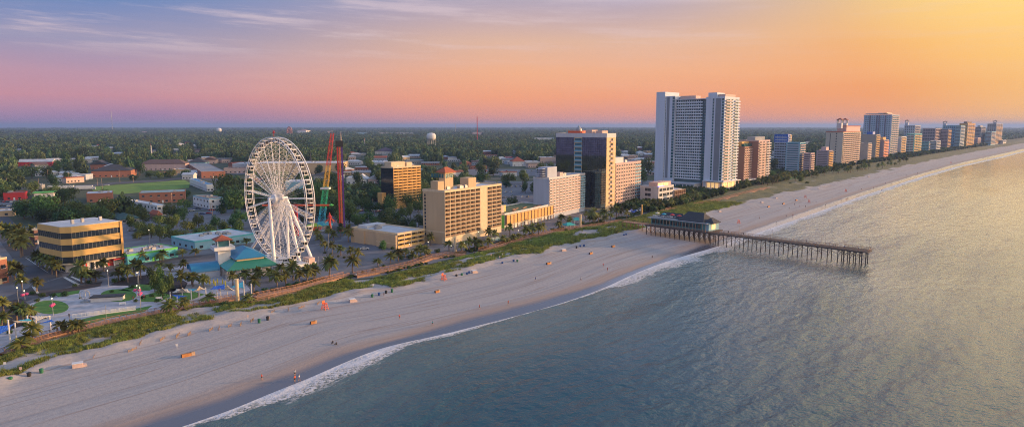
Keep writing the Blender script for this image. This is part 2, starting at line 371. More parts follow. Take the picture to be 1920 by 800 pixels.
bp=N.new('ShaderNodeBump'); L.new(patch,bp.inputs['Strength']); bp.inputs['Distance'].default_value=.42; L.new(math_(N,L,'ADD',hh,math_(N,L,'MULTIPLY',fm,.6)),bp.inputs['Height']); L.new(bp.outputs[0],b.inputs['Normal'])
rows=[]
offs=[-22,-8,-3]+[i*1.5 for i in range(0,28)]+[48,60,80,120,200,400,1000,3000,10000,40000]
FW=sorted((sn(*G(x_,y_,SEA)[:2])[0],f_) for x_,y_,f_ in [(338,800,1.0),(462,757,2.2),(502,738,5.5),(568,714,6.5),(620,690,5.5),(706,654,4.2),(766,639,2.8),(880,614,1.4),(968,592,.7),(1060,566,.4),(1130,541,1.5),(1186,514,5.5),(1260,486,6.5),(1349,461,5),(1407,441,4.5),(1500,407,4),(1700,340,5),(1918,283,6)])
FW=[(a_,b_*1.75) for a_,b_ in FW]
def foamw(s):
    "how far the wash reaches, along the shore"
    if s<=FW[0][0]: return FW[0][1]
    for (a_,x_),(b_,y_) in zip(FW,FW[1:]):
        if s<=b_: return (x_+(y_-x_)*(s-a_)/(b_-a_))*(1+.25*mnoise.noise(Vector((s*.05,0,0))))
    return FW[-1][1]
for s in ST:
    w=Wn(s); fw=foamw(s); row=[]
    wob=1.6*mnoise.noise(Vector((s*.05,5,1)))+.8*mnoise.noise(Vector((s*.17,2,8)))
    for o in offs:
        d=o+wob
        fo=max(0,1-max(0,d)/fw/1.6) if d>-3 else 1
        z=SEA
        if 0<o<60:
            z+= .10*math.exp(-((o-fw)/1.5)**2) + .28*math.exp(-((o-18-3*mnoise.noise(Vector((s*.012,1,1))))/2.6)**2)*max(0,.5+mnoise.noise(Vector((s*.015,4,4)))*1.3)+.25*math.exp(-((o-38+5*mnoise.noise(Vector((s*.01,1,9))))/4)**2)*max(0,.4+mnoise.noise(Vector((s*.012,9,4)))*1.3)
        row.append((*xy(s,w+o),z,s,o,fo))
    rows.append(row)
so=sheetmesh('sea',rows,wm,['shore_s','shore_n','foam']); tag(so,kind='structure')
# ---------------------------------------------------------------- flat sheets on the land
OCC=[]  # ground already taken: world polygons
def sheet(name,px,z,m,kind='structure',occ=True,sub=0):
    w=[G(*p) for p in px]
    if occ: OCC.append([(p.x,p.y) for p in w])
    mb=MB(); mb.prism([(p.x,p.y) for p in w] if area(w)>0 else [(p.x,p.y) for p in reversed(w)],z-.05,z)
    o=mb.build(name,m); tag(o,kind=kind); return o
def area(w): return sum(w[i].x*w[(i+1)%len(w)].y-w[(i+1)%len(w)].x*w[i].y for i in range(len(w)))/2
def inpoly(x,y,pl):
    c=False; j=len(pl)-1
    for i in range(len(pl)):
        xi,yi=pl[i]; xj,yj=pl[j]
        if (yi>y)!=(yj>y) and x<(xj-xi)*(y-yi)/(yj-yi)+xi: c=not c
        j=i
    return c
def ell(cx,cy,rx,ry,n=20): return [(cx+rx*math.cos(2*pi*i/n),cy+ry*math.sin(2*pi*i/n)) for i in range(n)]
asph=mat('asphalt',(.075,.08,.095),.9,.25,.12); pave=mat('paving',(.15,.155,.175),.9,.25,.1); plaza=mat('plaza paving',(.40,.40,.43),.9,.25,.35)
lawnm=mat('lawn',(.085,.20,.03),.95,.3,.5,bump=.3); fieldm=mat('meadow',(.14,.24,.03),.95,.2,.1); mulch=mat('mulch',(.045,.035,.035),.95,.3,1); paint=mat('road paint',(.55,.55,.53),.8,.2,2); ypaint=mat('yellow road paint',(.5,.33,.06),.8)
lotm=mat('worn asphalt',(.13,.14,.165),.92,.22,.15); sandm=mat('packed sand',(.42,.34,.29),.95,.15,.3)
sheet('ground',[(-200,735),(20,664),(70,639),(200,607),(320,583),(400,568),(475,562),(560,545),(620,526),(700,520),(800,496),(900,471),(1000,443),(1060,431),(1180,409),(1250,388),(1290,340),(1200,338),(1000,345),(900,338),(800,372),(640,380),(430,392),(300,405),(200,425),(-200,425)],.05,pave,occ=False)
sheet('road',[(-200,655),(-40,578),(60,537),(140,513),(240,499),(330,484),(470,466),(600,448),(640,443),(640,450),(600,456),(470,475),(330,493),(250,509),(150,531),(60,561),(-40,604),(-200,690)],.10,asph)
sheet('road',[(-200,400),(0,392),(30,420),(66,450),(84,480),(118,517),(62,536),(0,452),(-200,440)],.094,asph)
sheet('road',[(640,443),(672,436),(650,425),(560,422),(420,425),(420,432),(560,430)],.094,asph)
for q in ([(46,482),(52,485),(92,512),(86,509)],): sheet('road_marking',q,.115,paint)
for q in ([(118,520),(123,519),(150,533),(144,535)],[(132,519),(135,518),(160,528),(155,530)],[(60,538),(64,536),(76,552),(71,553)]): sheet('road_marking',q,.115,paint)
for a,bq in (((160,521),(235,507)),((245,505.5),(330,490)),((340,488),(465,471))):
    g0,g1=G(*a),G(*bq); d=(g1-g0); ln=d.length; d.normalize(); pn=Vector((-d.y,d.x,0)); mb=MB(); k=0
    while k<ln-3:
        p0=g0+d*k; p1=g0+d*(k+3); mb.quad([(p0-pn*.08)+Vector((0,0,.116)),(p1-pn*.08)+Vector((0,0,.116)),(p1+pn*.08)+Vector((0,0,.116)),(p0+pn*.08)+Vector((0,0,.116))]); k+=6
    tag(mb.build('road_marking',ypaint),kind='structure')
# plaza and its lawns
sheet('plaza',[(-200,690),(0,600),(60,568),(90,556),(215,532),(245,514),(330,500),(430,490),(470,545),(400,564),(320,578),(200,602),(70,633),(20,655),(-200,722)],.13,plaza)
for q in (ell(95,576,34,13),ell(222,554,34,12),[(132,604),(190,590),(286,573),(270,585),(200,598),(150,612)],[(100,551),(150,544),(148,550),(110,557)],[(222,544),(262,533),(300,536),(280,545),(240,546)],[(262,556),(300,546),(322,555),(300,566),(265,566)],[(322,556),(360,546),(384,552),(360,562),(330,564)],[(-120,606),(0,590),(20,600),(-100,640)]):
    sheet('lawn',q,.17,lawnm)
for q in ([(46,553),(86,548),(150,536),(192,528),(188,536),(140,545),(86,556)],[(205,535),(240,520),(300,512),(320,520),(300,532),(250,536)],[(150,618),(255,594),(440,560),(440,566),(255,601),(152,624)],[(-40,575),(40,560),(70,585),(60,604),(-40,640)],[(262,536),(330,520),(352,530),(345,545),(300,545)],[(40,462),(70,458),(62,478),(44,480)],[(290,545),(340,540),(360,556),(330,562)]):
    sheet('planting_bed',q,.15,mulch)
# car parks
sheet('parking_lot',[(600,456),(655,446),(672,452),(750,467),(740,486),(640,508),(560,500)],.12,lotm)
sheet('parking_lot',[(350,398),(440,392),(480,408),(400,411),(340,409)],.14,lotm)
sheet('parking_lot',[(236,424),(300,414),(420,412),(470,425),(330,440),(240,440)],.12,lotm,occ=False)
sheet('parking_lot',[(640,392),(700,380),(740,392),(720,403),(650,407)],.12,lotm)
sheet('parking_lot',[(880,372),(905,340),(1000,340),(1000,385),(950,383)],.12,lotm)
sheet('parking_lot',[(-60,376),(34,374),(60,385),(30,400),(-60,402)],.12,lotm)
sheet('parking_lot',[(870,318),(905,316),(1030,318),(1020,330),(880,328)],.06,lotm)
sheet('parking_lot',[(330,388),(370,380),(420,386),(430,391),(345,396)],.08,lotm)
sheet('meadow',[(172,354),(178,350),(225,346),(300,341),(345,337),(357,343),(354,352),(300,358),(220,364),(176,360)],.06,fieldm)
sheet('meadow',[(1430,268),(1462,266),(1466,276),(1434,278)],.06,fieldm)
sheet('meadow',[(1478,332),(1500,329),(1502,336),(1478,340)],.06,lawnm)
sheet('road',[(-40,352),(100,350),(170,346),(225,341),(300,337),(350,331),(410,336),(440,345),(430,347),(400,339),(350,334),(300,340),(225,344),(170,349),(100,354),(-40,356)],.08,asph)
sheet('road',[(676,310),(684,310),(697,326),(680,326)],.06,lotm)
sheet('road',[(430,322),(640,326),(640,330),(430,326)],.07,lotm)
# ---------------------------------------------------------------- buildings
rail_g=gl('balcony glass',(.16,.24,.27),.15,.0); curtainm=mat('curtain',(.38,.35,.31),.9,.3,.5,rnd=.6); warmwin=mat('lit window',(1.0,.62,.25),.5,.3,.4,emit=.5)
def Rz(p,rz): c,s=math.cos(rz),math.sin(rz); return (p[0]*c-p[1]*s, p[0]*s+p[1]*c)
def face(rt,org,rz,L_,z0,z1,nrow,segs,wallm,dep,o):
    ch=(z1-z0)/nrow
    fr=MB(); railm=o.get('rail',wallm); gm=o.get('glass',glass)
    def pl(x,y,z): q=Rz((x,y),rz); return (org[0]+q[0],org[1]+q[1],z,rz)
    for sg in segs:
        a,b_,kind=sg[0]*L_,sg[1]*L_,sg[2]; nc=sg[3] if len(sg)>3 else 1; w=(b_-a)/max(nc,1)
        so=sg[4] if len(sg)>4 else {}; rm=so.get('rail',railm); gmm=so.get('glass',gm)
        if kind=='balc':
            ft=so.get('fin',.32)
            for i in range(nc+1):
                x=a+i*w; fr.box(max(x-ft/2,0),min(x+ft/2,L_),-.12,dep,z0,z1)
            for j in range(nrow+1): fr.box(a+.01,b_-.01,-.05,dep-.01,z0+j*ch-.14,z0+j*ch+.14)
            bal=MB(); bal.box(ft/2+.02,w-ft/2-.02,-.02,.06,.16,1.05); bal.box(ft/2+.02,w-ft/2-.02,-.06,.10,1.05,1.12)
            win=MB(); win.box(w*.07,w*.93,dep-.08,dep-.03,.15,ch*.88,0); win.box(w*.12,w*.34,dep-.11,dep-.085,.2,ch*.78,1); win.box(w*.60,w*.635,dep-.11,dep-.085,.2,ch*.78,1)
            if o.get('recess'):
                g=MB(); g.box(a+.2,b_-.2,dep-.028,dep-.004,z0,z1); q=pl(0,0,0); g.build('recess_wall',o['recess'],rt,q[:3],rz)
            ps=[pl(a+i*w,0,z0+j*ch) for i in range(nc) for j in range(nrow)]
            reps(rt,'balcony',bal,rm,ps); reps(rt,'window',win,[gmm,curtainm],ps)
        elif kind=='fill' and dep>0: fr.box(a+.17,b_-.17,0.0,dep,z0-.1,z1)
        elif kind=='win':
            ww,wh=so.get('ww',.55),so.get('wh',.5); win=MB()
            x0,x1=w*(1-ww)/2,w*(1+ww)/2; h0,h1=ch*(.28),ch*(.28+wh)
            win.box(x0,x1,-.05,.02,h0,h1,0); win.box(x0-.12,x1+.12,-.10,-.0,h0-.12,h0-.002,1); win.box((x0+x1)/2-.04,(x0+x1)/2+.04,-.08,-.052,h0,h1,1)
            if so.get('ac'): win.box(x0,x1,-.09,-.02,h0-.55,h0-.14,2)
            if so.get('cur'): win.box(x0,x0+(x1-x0)*.35,-.075,-.052,h0,h1,3)
            ps=[pl(a+i*w,0,z0+j*ch) for i in range(nc) for j in range(nrow)]
            reps(rt,'window',win,[gmm,white,so.get('acm',teal),curtainm],ps)
        elif kind=='pbal':
            out=so.get('out',1.3); sp=so.get('span',.94)
            bal=MB(); bal.box(w*(1-sp)/2,w*(1+sp)/2,-out,-.01,-.16,.10,0); 
            if so.get('div'): bal.box(-.15,.15,-out+.1,-.01,.101,ch-.17,0)
            bal.box(w*(1-sp)/2,w*(1+sp)/2,-out,-out+.08,.101,1.05,1); bal.box(w*(1-sp)/2,w*(1-sp)/2+.08,-out+.081,-.01,.101,1.05,1); bal.box(w*(1+sp)/2-.08,w*(1+sp)/2,-out+.081,-.01,.101,1.05,1)
            win=MB(); win.box(w*.15,w*.85,-.06,.01,.15,ch*.78,0); win.box(w*.15,w*.32,-.085,-.062,.15,ch*.78,1); win.box(w*.5,w*.54,-.085,-.062,.15,ch*.78,1)
            ps=[pl(a+i*w,0,z0+j*ch) for i in range(nc) for j in range(nrow)]
            reps(rt,'balcony',bal,[wallm,rm],ps); reps(rt,'window',win,[gmm,so.get('cur',curtainm)],ps)
        elif kind=='rows':
            out=so.get('out',.9)
            bal=MB(); bal.box(a+.2,b_-.2,-out,-.01,-.12,so.get('par',1.0),0)
            win=MB()
            for i in range(nc): win.box(a+i*w+w*.08,a+(i+1)*w-w*.08,-.05,.01,.1,ch*.80,0)
            for i in range(1,nc): win.box(a+i*w-.15,a+i*w+.15,-out*.9,-.01,so.get('par',1.0)+.02,ch-.14,1)
            ps=[pl(0,0,z0+j*ch) for j in range(nrow)]
            reps(rt,'balcony',bal,rm,ps); reps(rt,'window_band',win,[gmm,wallm],ps)
        elif kind=='curtain':
            g=MB(); g.box(a+.05,b_-.05,-.10,.0,z0,z1); q=pl(0,0,0); g.build('curtain_wall',gmm,rt,q[:3],rz)
            g=MB()
            for i in range(nc+1): x=a+.05+i*(b_-a-.1)/nc; g.box(x-.05,x+.05,-.17,-.105,z0,z1)
            for j in range(nrow*2+1): z=z0+j*ch/2; g.box(a+.06,b_-.06,-.155,-.103,z-.05,z+.05)
            g.build('mullion_grid',so.get('mul',black),rt,q[:3],rz)
        elif kind=='strip': # a tall vertical strip of another surface
            g=MB(); g.box(a,b_,-.09,.0,z0,z1); q=pl(0,0,0); g.build(so.get('name','facade_strip'),so['m'],rt,q[:3],rz)
            if so.get('lines'):
                g=MB(); g.box(a,b_,-.13,-.095,0,.5); reps(rt,'spandrel',g,so['lines'],[pl(0,0,z0+j*ch) for j in range(nrow)])
    if fr.v:
        q=pl(0,0,0); fr.build('facade_frame',o.get('frame',wallm),rt,q[:3],rz)
def dims(C,ang,xl,xr): return run(C,ang,xr), run(C,ang+pi/2,xl)
DIST=[]
def hotel(name,label,cpx,xl,xr,ytop,deg,wallm,nrow,sea,gab,roofm=None,base=4.0,o=None,group=None,cat='hotel',gabdep=None,parapet=1.0,lift=0,roofbits=True,lv=None,lu=None,basem=None):
    o=o or {}; C=G(*cpx); a=math.radians(deg)
    if lu is None: lu=run(C,a,xr)
    if lv is None: lv=run(C,a+pi/2,xl)
    H=hgt(C,ytop)-lift
    rt=root(name,(C.x,C.y,0),a,label,cat,group)
    ds=1.9 if any(s[2] in('balc',) for s in sea) else 0; dg=1.5 if any(s[2] in('balc',) for s in gab) else 0
    b=MB(); b.box(dg,lu,ds,lv,0,H-parapet); b.build('wall',wallm,rt)
    b=MB(); b.box(dg+.3 if dg else .35,lu-.35,.35+ds*.3,lv-.35,H-parapet+.02,H-parapet+.25); b.build('roof',roofm or roofw,rt)
    p=MB(); e=-.12
    p.box(e,lu-e,e,.3,H-parapet-.1,H); p.box(e,lu-e,lv-.3,lv-e,H-parapet-.1,H); p.box(e,.3,.301,lv-.301,H-parapet-.1,H-.003); p.box(lu-.3,lu-e,.301,lv-.301,H-parapet-.1,H-.003)
    p.build('parapet',o.get('trim',wallm),rt)
    z0=base; z1=H-parapet-.15
    face(rt,(0,0),0,lu,z0,z1,nrow,sea,wallm,ds,o)
    face(rt,(0,lv),-pi/2,lv,z0,z1,nrow,gab,wallm,dg,o)
    if ds or dg:
        b=MB(); b.box(.0,lu-.01,.0,max(ds,.3),0,base-.15) if ds else None
        if dg: b.box(0.0,dg,.01,lv-.01,0,base-.16)
        b.build('ground_floor',basem or wallm,rt)
    # opposite faces carry plain windows too
    win=MB(); win.box(-.9,.9,-.05,.05,.9,2.4)
    ch=(z1-z0)/nrow; k=max(2,int(lv/7)); ps=[(lu,lv*(i+.5)/k,z0+j*ch,pi/2) for i in range(k) for j in range(0,nrow)]
    k2=max(2,int(lu/7)); ps+=[(lu*(i+.5)/k2,lv,z0+j*ch,0) for i in range(k2) for j in range(0,nrow)]
    if C.length<900:
        big=MB()
        for q in ps: big.add(win,Matrix.Translation(Vector(q[:3]))@Matrix.Rotation(q[3],4,'Z'))
        tag(big.build('rear_window',glass,rt),kind='stuff')
    if roofbits:
        for i in range(2+int(lu/25)):
            x=R.uniform(.2,.8)*lu; y=R.uniform(.3,.8)*lv; u=MB(); s1=R.uniform(1,2); u.box(-s1,s1,-1,1,0,1.4); u.box(-s1*.6,s1*.6,-.6,.6,1.401,1.8)
            u.build('rooftop_unit',steel,rt,(x,y,H-parapet+.25))
    OCC.append([tuple(Vector((C.x,C.y))+Vector(Rz(p_,a))) for p_ in ((-3,-3),(lu+2,-3),(lu+2,lv+2),(-3,lv+2))])
    return rt,lu,lv,H
def boxpart(rt,name,m,x0,x1,y0,y1,z0,z1): b=MB(); b.box(x0,x1,y0,y1,z0,z1); return b.build(name,m,rt)
def turret(rt,x,y,z,w,h,m,roofm_,open_=True):
    b=MB(); b.box(x-w/2,x+w/2,y-w/2,y+w/2,z,z+h*.5)
    for sx in(-1,1):
        for sy in(-1,1): b.box(x+sx*w*.42-.1*w,x+sx*w*.42+.1*w,y+sy*w*.42-.1*w,y+sy*w*.42+.1*w,z+h*.5+.002,z+h*.82)
    t=b.build('roof_turret',m,rt); c=MB(); c.hip(x-w*.5,x+w*.5,y-w*.5,y+w*.5,z+h*.83,z+h,ov=w*.12); c.build('turret_roof',roofm_,t)
# --- cream hotel with the lookout penthouse
A=51
rt,lu,lv,H=hotel('hotel','tall cream hotel with golden balcony grid and a red-roofed square lookout on its roof',(835,459),794,940,357,56,cream,11,
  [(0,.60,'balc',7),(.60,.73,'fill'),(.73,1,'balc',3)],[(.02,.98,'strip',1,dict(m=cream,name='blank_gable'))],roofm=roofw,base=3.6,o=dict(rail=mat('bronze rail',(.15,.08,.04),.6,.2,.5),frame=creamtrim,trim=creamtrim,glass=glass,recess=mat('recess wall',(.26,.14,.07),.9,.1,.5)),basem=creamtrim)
boxpart(rt,'gable_band',creamtrim,-.18,-.1,.2,lv-.2,6.3,6.9)
px_=lambda x,y:0
b=MB(); b.box(10,17,8,lv-3,H-1,H+8.5); t=b.build('penthouse_tower',cream,rt)
w_=MB(); [w_.box(10.6+i*1.6,11.8+i*1.6,7.93,7.99,H+5.4,H+7.6) for i in range(4)]; [w_.box(9.93,9.99,9+i*1.8,10.4+i*1.8,H+5.4,H+7.6) for i in range(5)]; w_.build('lookout_window',glassteal,t)
r_=MB(); r_.hip(10,17,8,lv-3,H+8.6,H+11.2,ov=1.3); r_.build('lookout_roof',roofr,t)
boxpart(rt,'stair_penthouse',cream,2,7,lv-9,lv-4,H-1,H+4.2); boxpart(rt,'lift_penthouse',tan,lu*.52,lu*.52+7,5,11,H-1,H+4.5)
w_=MB()
for j in range(12): w_.box(-.14,-.05,lv-2.2,lv-1.2,4+j*(H-6)/12,5.4+j*(H-6)/12)
w_.build('stair_window',glass,rt)
# --- low cream motel
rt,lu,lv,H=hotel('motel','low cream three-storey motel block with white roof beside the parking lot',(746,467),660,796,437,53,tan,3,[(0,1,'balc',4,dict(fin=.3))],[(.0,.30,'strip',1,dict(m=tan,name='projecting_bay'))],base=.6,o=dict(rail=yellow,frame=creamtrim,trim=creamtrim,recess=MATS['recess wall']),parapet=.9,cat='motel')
boxpart(rt,'wall_bay',tan,-1.2,-.1,.2,lv*.42,0,H-1.2); boxpart(rt,'wall_bay',tan,-.8,-.1,lv*.7,lv-.2,0,H-1.3); boxpart(rt,'wall_band',creamtrim,-1.28,-1.21,.3,lv*.42-.1,2.6,2.9)
boxpart(rt,'roof_screen',offwhite,lu*.2,lu*.9,lv*.78,lv*.97,H-.6,H+.7)
# --- orange tower with black glass side
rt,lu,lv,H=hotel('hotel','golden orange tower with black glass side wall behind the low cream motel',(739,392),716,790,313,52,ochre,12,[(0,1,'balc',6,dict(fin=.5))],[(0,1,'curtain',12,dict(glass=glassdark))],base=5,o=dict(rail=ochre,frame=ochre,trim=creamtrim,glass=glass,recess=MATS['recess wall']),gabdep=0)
boxpart(rt,'penthouse',creamtrim,2,lu*.55,lv*.3,lv*.85,H-1,H+3.4); boxpart(rt,'penthouse',creamtrim,lu*.62,lu*.82,lv*.3,lv*.7,H-1,H+2.6); boxpart(rt,'stair_tower',ochre,-4.5,-.3,lv*.6,lv*.95,0,12)
an=MB(); [an.tube((1+i*1.1,lv*.9,H-.7),(1+i*1.1,lv*.9,H+4.2),.14) for i in range(4)]; an.build('antenna_array',white,rt)
# --- roof garden building
rt,lu,lv,H=hotel('roof_deck_building','low orange-lit building with green roof garden between cream and pink hotels',(946,431),938,1034,400,58,white,2,[(.0,.02,'fill')],[(0,1,'strip',1,dict(m=green_,name='green_gable'))],roofm=mat('worn turf',(.12,.15,.06),.95,.35,.5),base=1,cat='building',roofbits=False,lv=22,lu=None)
g=MB(); c=MB(); n=14
for i in range(n): g.box(i*lu/n+.25,(i+1)*lu/n-.25,-1.4,-1.3,3.4,H-1.3)
for i in range(n+1): c.box(min(i*lu/n,lu-.3)-.0,min(i*lu/n,lu-.3)+.25,-1.7,-1.2,0,H-1.2)
g.build('timber_screen',ochre,rt); c.build('column_row',wood,rt); boxpart(rt,'deck_slab',creamtrim,-.3,lu,-1.8,-.2,H-1.19,H-.85); boxpart(rt,'deck_slab',creamtrim,-.3,lu,-1.8,-.2,2.9,3.3)
g=MB(); [g.box(i*1.5,i*1.5+.08,-1.75,-1.67,H-.84,H+.3) for i in range(int(lu/1.5))]; g.box(0,lu,-1.78,-1.64,H+.3,H+.38); g.build('roof_railing',steel,rt)
b=MB(); b.box(.5,9,6,16,H-1,H+3.6); t=b.build('penthouse',pinkw,rt); w_=MB(); [w_.box(2.5+i*1.1,3.2+i*1.1,5.93,5.99,H+.8,H+2.6) for i in range(3)]; w_.build('window',glass,t)
b=MB(); b.box(9.01,14,8,20,H-1,H+3.2); b.build('penthouse',mat('pale yellow',(.6,.52,.2)),rt); boxpart(rt,'wall_panel',green_,-.02,.5-.01,6,16,H-1,H+2)
for i in range(9):
    x=14+i*(lu-17)/9; b=MB(); b.box(-1.6,1.6,-.5,.5,0,.5); b.build('planter',wood,rt,(x,R.uniform(3,12),H-.75)); 
# --- white-blue hotel
rt,lu,lv,H=hotel('hotel','pale lavender hotel with pink and blue window grid just left of the dark glass tower',(1029,411),1000,1096,333,57,bluewhite,13,[(0,.86,'pbal',10,dict(out=.5,rail=pinkw,span=.9)),(.86,1,'pbal',2,dict(out=.5,rail=skyblue,span=.9))],[(0,.02,'strip',1,dict(m=bluewhite))],base=3,o=dict(trim=offwhite))
boxpart(rt,'penthouse',bluewhite,3,16,lv*.25,lv*.85,H-1,H+6.5); g=MB(); [g.box(-1.5,2.9,lv*.35,lv*.8,H-1+i*1.6,H-.7+i*1.6) for i in range(1,5)]; g.build('louvre_deck',bluewhite,rt); boxpart(rt,'lift_penthouse',pinkw,19,24,lv*.2,lv*.5,H-1,H+2.2)
# --- dark glass tower
rt,lu,lv,H=hotel('hotel_tower','dark mirrored glass tower with gold edged balcony column at its front corner',(1135,396),1042,1152,250,53,mat('gold concrete',(.62,.47,.27),.8,.06,.2),15,
 [(.02,.3,'strip',1,dict(m=mat('gold concrete',(.6,.45,.25)),name='corner_pier')),(.34,.74,'pbal',1,dict(out=.9,rail=pinkw)),(.78,.99,'strip',1,dict(m=MATS['gold concrete'],name='corner_pier'))],
 [(0,.37,'curtain',9,dict(glass=glassblue)),(.37,.53,'rows',1,dict(glass=glassteal,rail=skyblue,out=.4)),(.53,1,'curtain',11,dict(glass=glassblue))],base=2,o=dict(trim=offwhite,glass=glassblue),roofm=roofg,parapet=3.0)
boxpart(rt,'rooftop_sign_box',orange,-0+lu*.2,lu*.8,lv*.55,lv*.8,H-2.6,H+1.6); boxpart(rt,'penthouse',pinkw,lu*.2,lu*.8,lv*.12,lv*.25,H-2.6,H+1.8); boxpart(rt,'penthouse',pinkw,lu*.2,lu*.8,lv*.32,lv*.45,H-2.6,H+2.3)
t=MB(); t.lathe([(2.2,0),(2.2,1.5),(1.2,2.6),(.2,4)],10,(lu*.4,lv*.62,H+1.6)); t.build('roof_cupola',steel,rt)
g=MB(); [g.tube((lu*.3,lv*(.5+i*.035),H-2.5),(lu*.3,lv*(.5+i*.035),H+2.8),.12) for i in range(11)]; g.build('antenna_array',woodlight,rt)
# --- pink hotel
rt,lu,lv,H=hotel('hotel','pink hotel slab lit warm with blue lower right corner, right of the glass tower',(1153,387),1146,1200,306,55,pinkst,11,[(0,.75,'pbal',8,dict(out=.5,rail=pinkw,span=.9)),(.75,1,'pbal',3,dict(out=.5,rail=skyblue,span=.9))],[],base=3,lv=18)
boxpart(rt,'penthouse',offwhite,8,26,6,16,H-1,H+3.6)
# --- white terrace restaurant
rt,lu,lv,H=hotel('terrace_restaurant','low white restaurant with stacked terraces and roof tables before the tallest tower',(1234,382),1200,1262,350,50,offwhite,3,[(.04,.98,'win',4,dict(ww=.8,wh=.55,ac=False))],[(.22,.62,'win',1,dict(ww=.8,wh=.6))],base=.5,cat='restaurant')
boxpart(rt,'upper_storey',pinkw,2,lu-1,2,lv*.6,H-1,H+3); w_=MB(); [w_.box(3+i*4.5,6.8+i*4.5,1.9,1.97,H,H+2.2) for i in range(int((lu-4)/4.5))]; w_.build('window',warmwin,rt)
boxpart(rt,'side_wing',offwhite,lu+.1,lu+20,2,18,0,9); g=MB(); [g.box(lu+.3+i*3.8,lu+.6+i*3.8,-1.5,1.9,0,8.4) for i in range(6)]; g.box(lu,lu+20,-1.7,2,5,5.3); g.box(lu,lu+20,-1.7,2,8.4,8.7); g.build('terrace_frame',woodlight,rt)
w_=MB(); [w_.box(lu+.8+i*3.8,lu+3.6+i*3.8,1.9,1.97,z,z+2.2) for i in range(5) for z in (1.6,5.6)]; w_.build('window',warmwin,rt)
boxpart(rt,'blue_sign_strip',mat('blue neon',(.03,.08,1),.5,0,1,emit=3),lu*.05,lu*.5,-.0+1.85,1.95+.03,H-.6,H-.1)
for i in range(16):
    x=R.uniform(1,lu+19); y=R.uniform(2.5,12) ; z=H+3 if x<lu-1 else 9
    if lu-2<x<lu+1: continue
    b=MB(); b.lathe([(.06,0),(.06,.7),(.6,.72),(.6,.78)],8); b.build('terrace_table',R.choice([redp,woodlight,white]),rt,(x,y if x>lu else min(y,lv*.55),z+.01))
# --- tallest tower
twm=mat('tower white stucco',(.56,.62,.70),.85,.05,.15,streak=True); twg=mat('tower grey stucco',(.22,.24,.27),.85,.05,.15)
gl_t=gl('sea green glass',(.05,.15,.16),.1,.3)
rt,lu,lv,H=hotel('hotel_tower','tallest white tower with green glass balconies and sunlit orange seaward edge',(1352,357),1318,1379,181,47,twm,28,
 [(.04,.42,'pbal',1,dict(out=1.4,rail=pinkw)),(.42,.60,'pbal',1,dict(out=.5,rail=twm)),(.62,1,'pbal',1,dict(out=1.6,rail=twm))],
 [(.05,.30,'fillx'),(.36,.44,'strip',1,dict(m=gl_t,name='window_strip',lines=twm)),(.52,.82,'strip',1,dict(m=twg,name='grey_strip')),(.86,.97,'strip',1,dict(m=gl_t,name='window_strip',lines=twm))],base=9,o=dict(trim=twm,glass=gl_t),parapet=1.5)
boxpart(rt,'podium_canopy',white,-4,lu+3,-4,lv-1,8.2,8.9); boxpart(rt,'roof_crown',twm,3,lu*.6,lv*.5,lv-.5,H-1.4,H+4.2); boxpart(rt,'roof_crown',pinkw,5,lu*.85,lv*.1,lv*.45,H-1.4,H+2.5)
g=MB(); [g.box(-3.6,-3,-3.6+i*(lv+2)/5,-3+i*(lv+2)/5,0,8.19) for i in range(6)]; [g.box(i*(lu+2)/4-3,i*(lu+2)/4-2.4,-3.6,-3,0,8.19) for i in range(1,5)]; g.build('podium_columns',pinkw,rt)
b=MB(); b.box(.0-.06,-.03,2,lv-3,2,7); b.box(2,lu-2,-.06,-.03,2,7); b.build('lobby_glazing',warmwin,rt)
# recessed curved grid wing
C=G(1352,357); av=math.radians(47)
def along(d,e=0): 
    q=Rz((e,d),av); return (C.x+q[0],C.y+q[1])
d0=lv+.2; 
w0=along(d0,4)
Cw=Vector((w0[0],w0[1],0)); 
Lw=run(Cw,av+pi/2,1264); Hh=hgt(Cw,184)
w=root('hotel_wing',(Cw.x,Cw.y,0),av,'broad balcony grid wing recessed between the white slabs of the tallest tower','hotel wing')
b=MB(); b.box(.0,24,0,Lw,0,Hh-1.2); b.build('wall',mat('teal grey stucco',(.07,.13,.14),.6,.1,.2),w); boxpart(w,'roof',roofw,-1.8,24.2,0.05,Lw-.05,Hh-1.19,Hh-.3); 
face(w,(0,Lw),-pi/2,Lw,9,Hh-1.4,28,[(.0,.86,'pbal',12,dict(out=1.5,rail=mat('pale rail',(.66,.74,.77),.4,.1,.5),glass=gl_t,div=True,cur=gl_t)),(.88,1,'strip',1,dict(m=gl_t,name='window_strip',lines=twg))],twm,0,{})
boxpart(w,'podium',offwhite,-14,-.05,4,Lw-2,0,5.2); boxpart(w,'podium_roof',roofw,-14.5,-.06,3.5,Lw-1.5,5.21,5.7); g=MB(); [g.box(-14.1,-14.03,5+i*4,8+i*4,1.5,4.4) for i in range(int((Lw-8)/4))]; g.build('window',gl_t,w)
boxpart(w,'roof_crown',pinkw,4,14,Lw*.45,Lw*.95,Hh-.29,Hh+3)
q=Rz((0,Lw),av); Cs=Vector((Cw.x+q[0],Cw.y+q[1],0))+Vector((*Rz((-3,.3),av),0)); Ls=run(Cs,av+pi/2,1228); Hs=hgt(Cs,179)
w=root('hotel_wing',(Cs.x,Cs.y,0),av,'plain white end slab at the inland side of the tallest tower','hotel wing')
b=MB(); b.box(0,26,0,Ls,0,Hs-1); b.build('wall',twm,w); boxpart(w,'end_fin',twm,-1.5,27,Ls*.52,Ls+.3,0,hgt(Cs,174)+1.2); boxpart(w,'roof',roofw,.3,25.7,.3,Ls*.5,Hs-.99,Hs-.5)
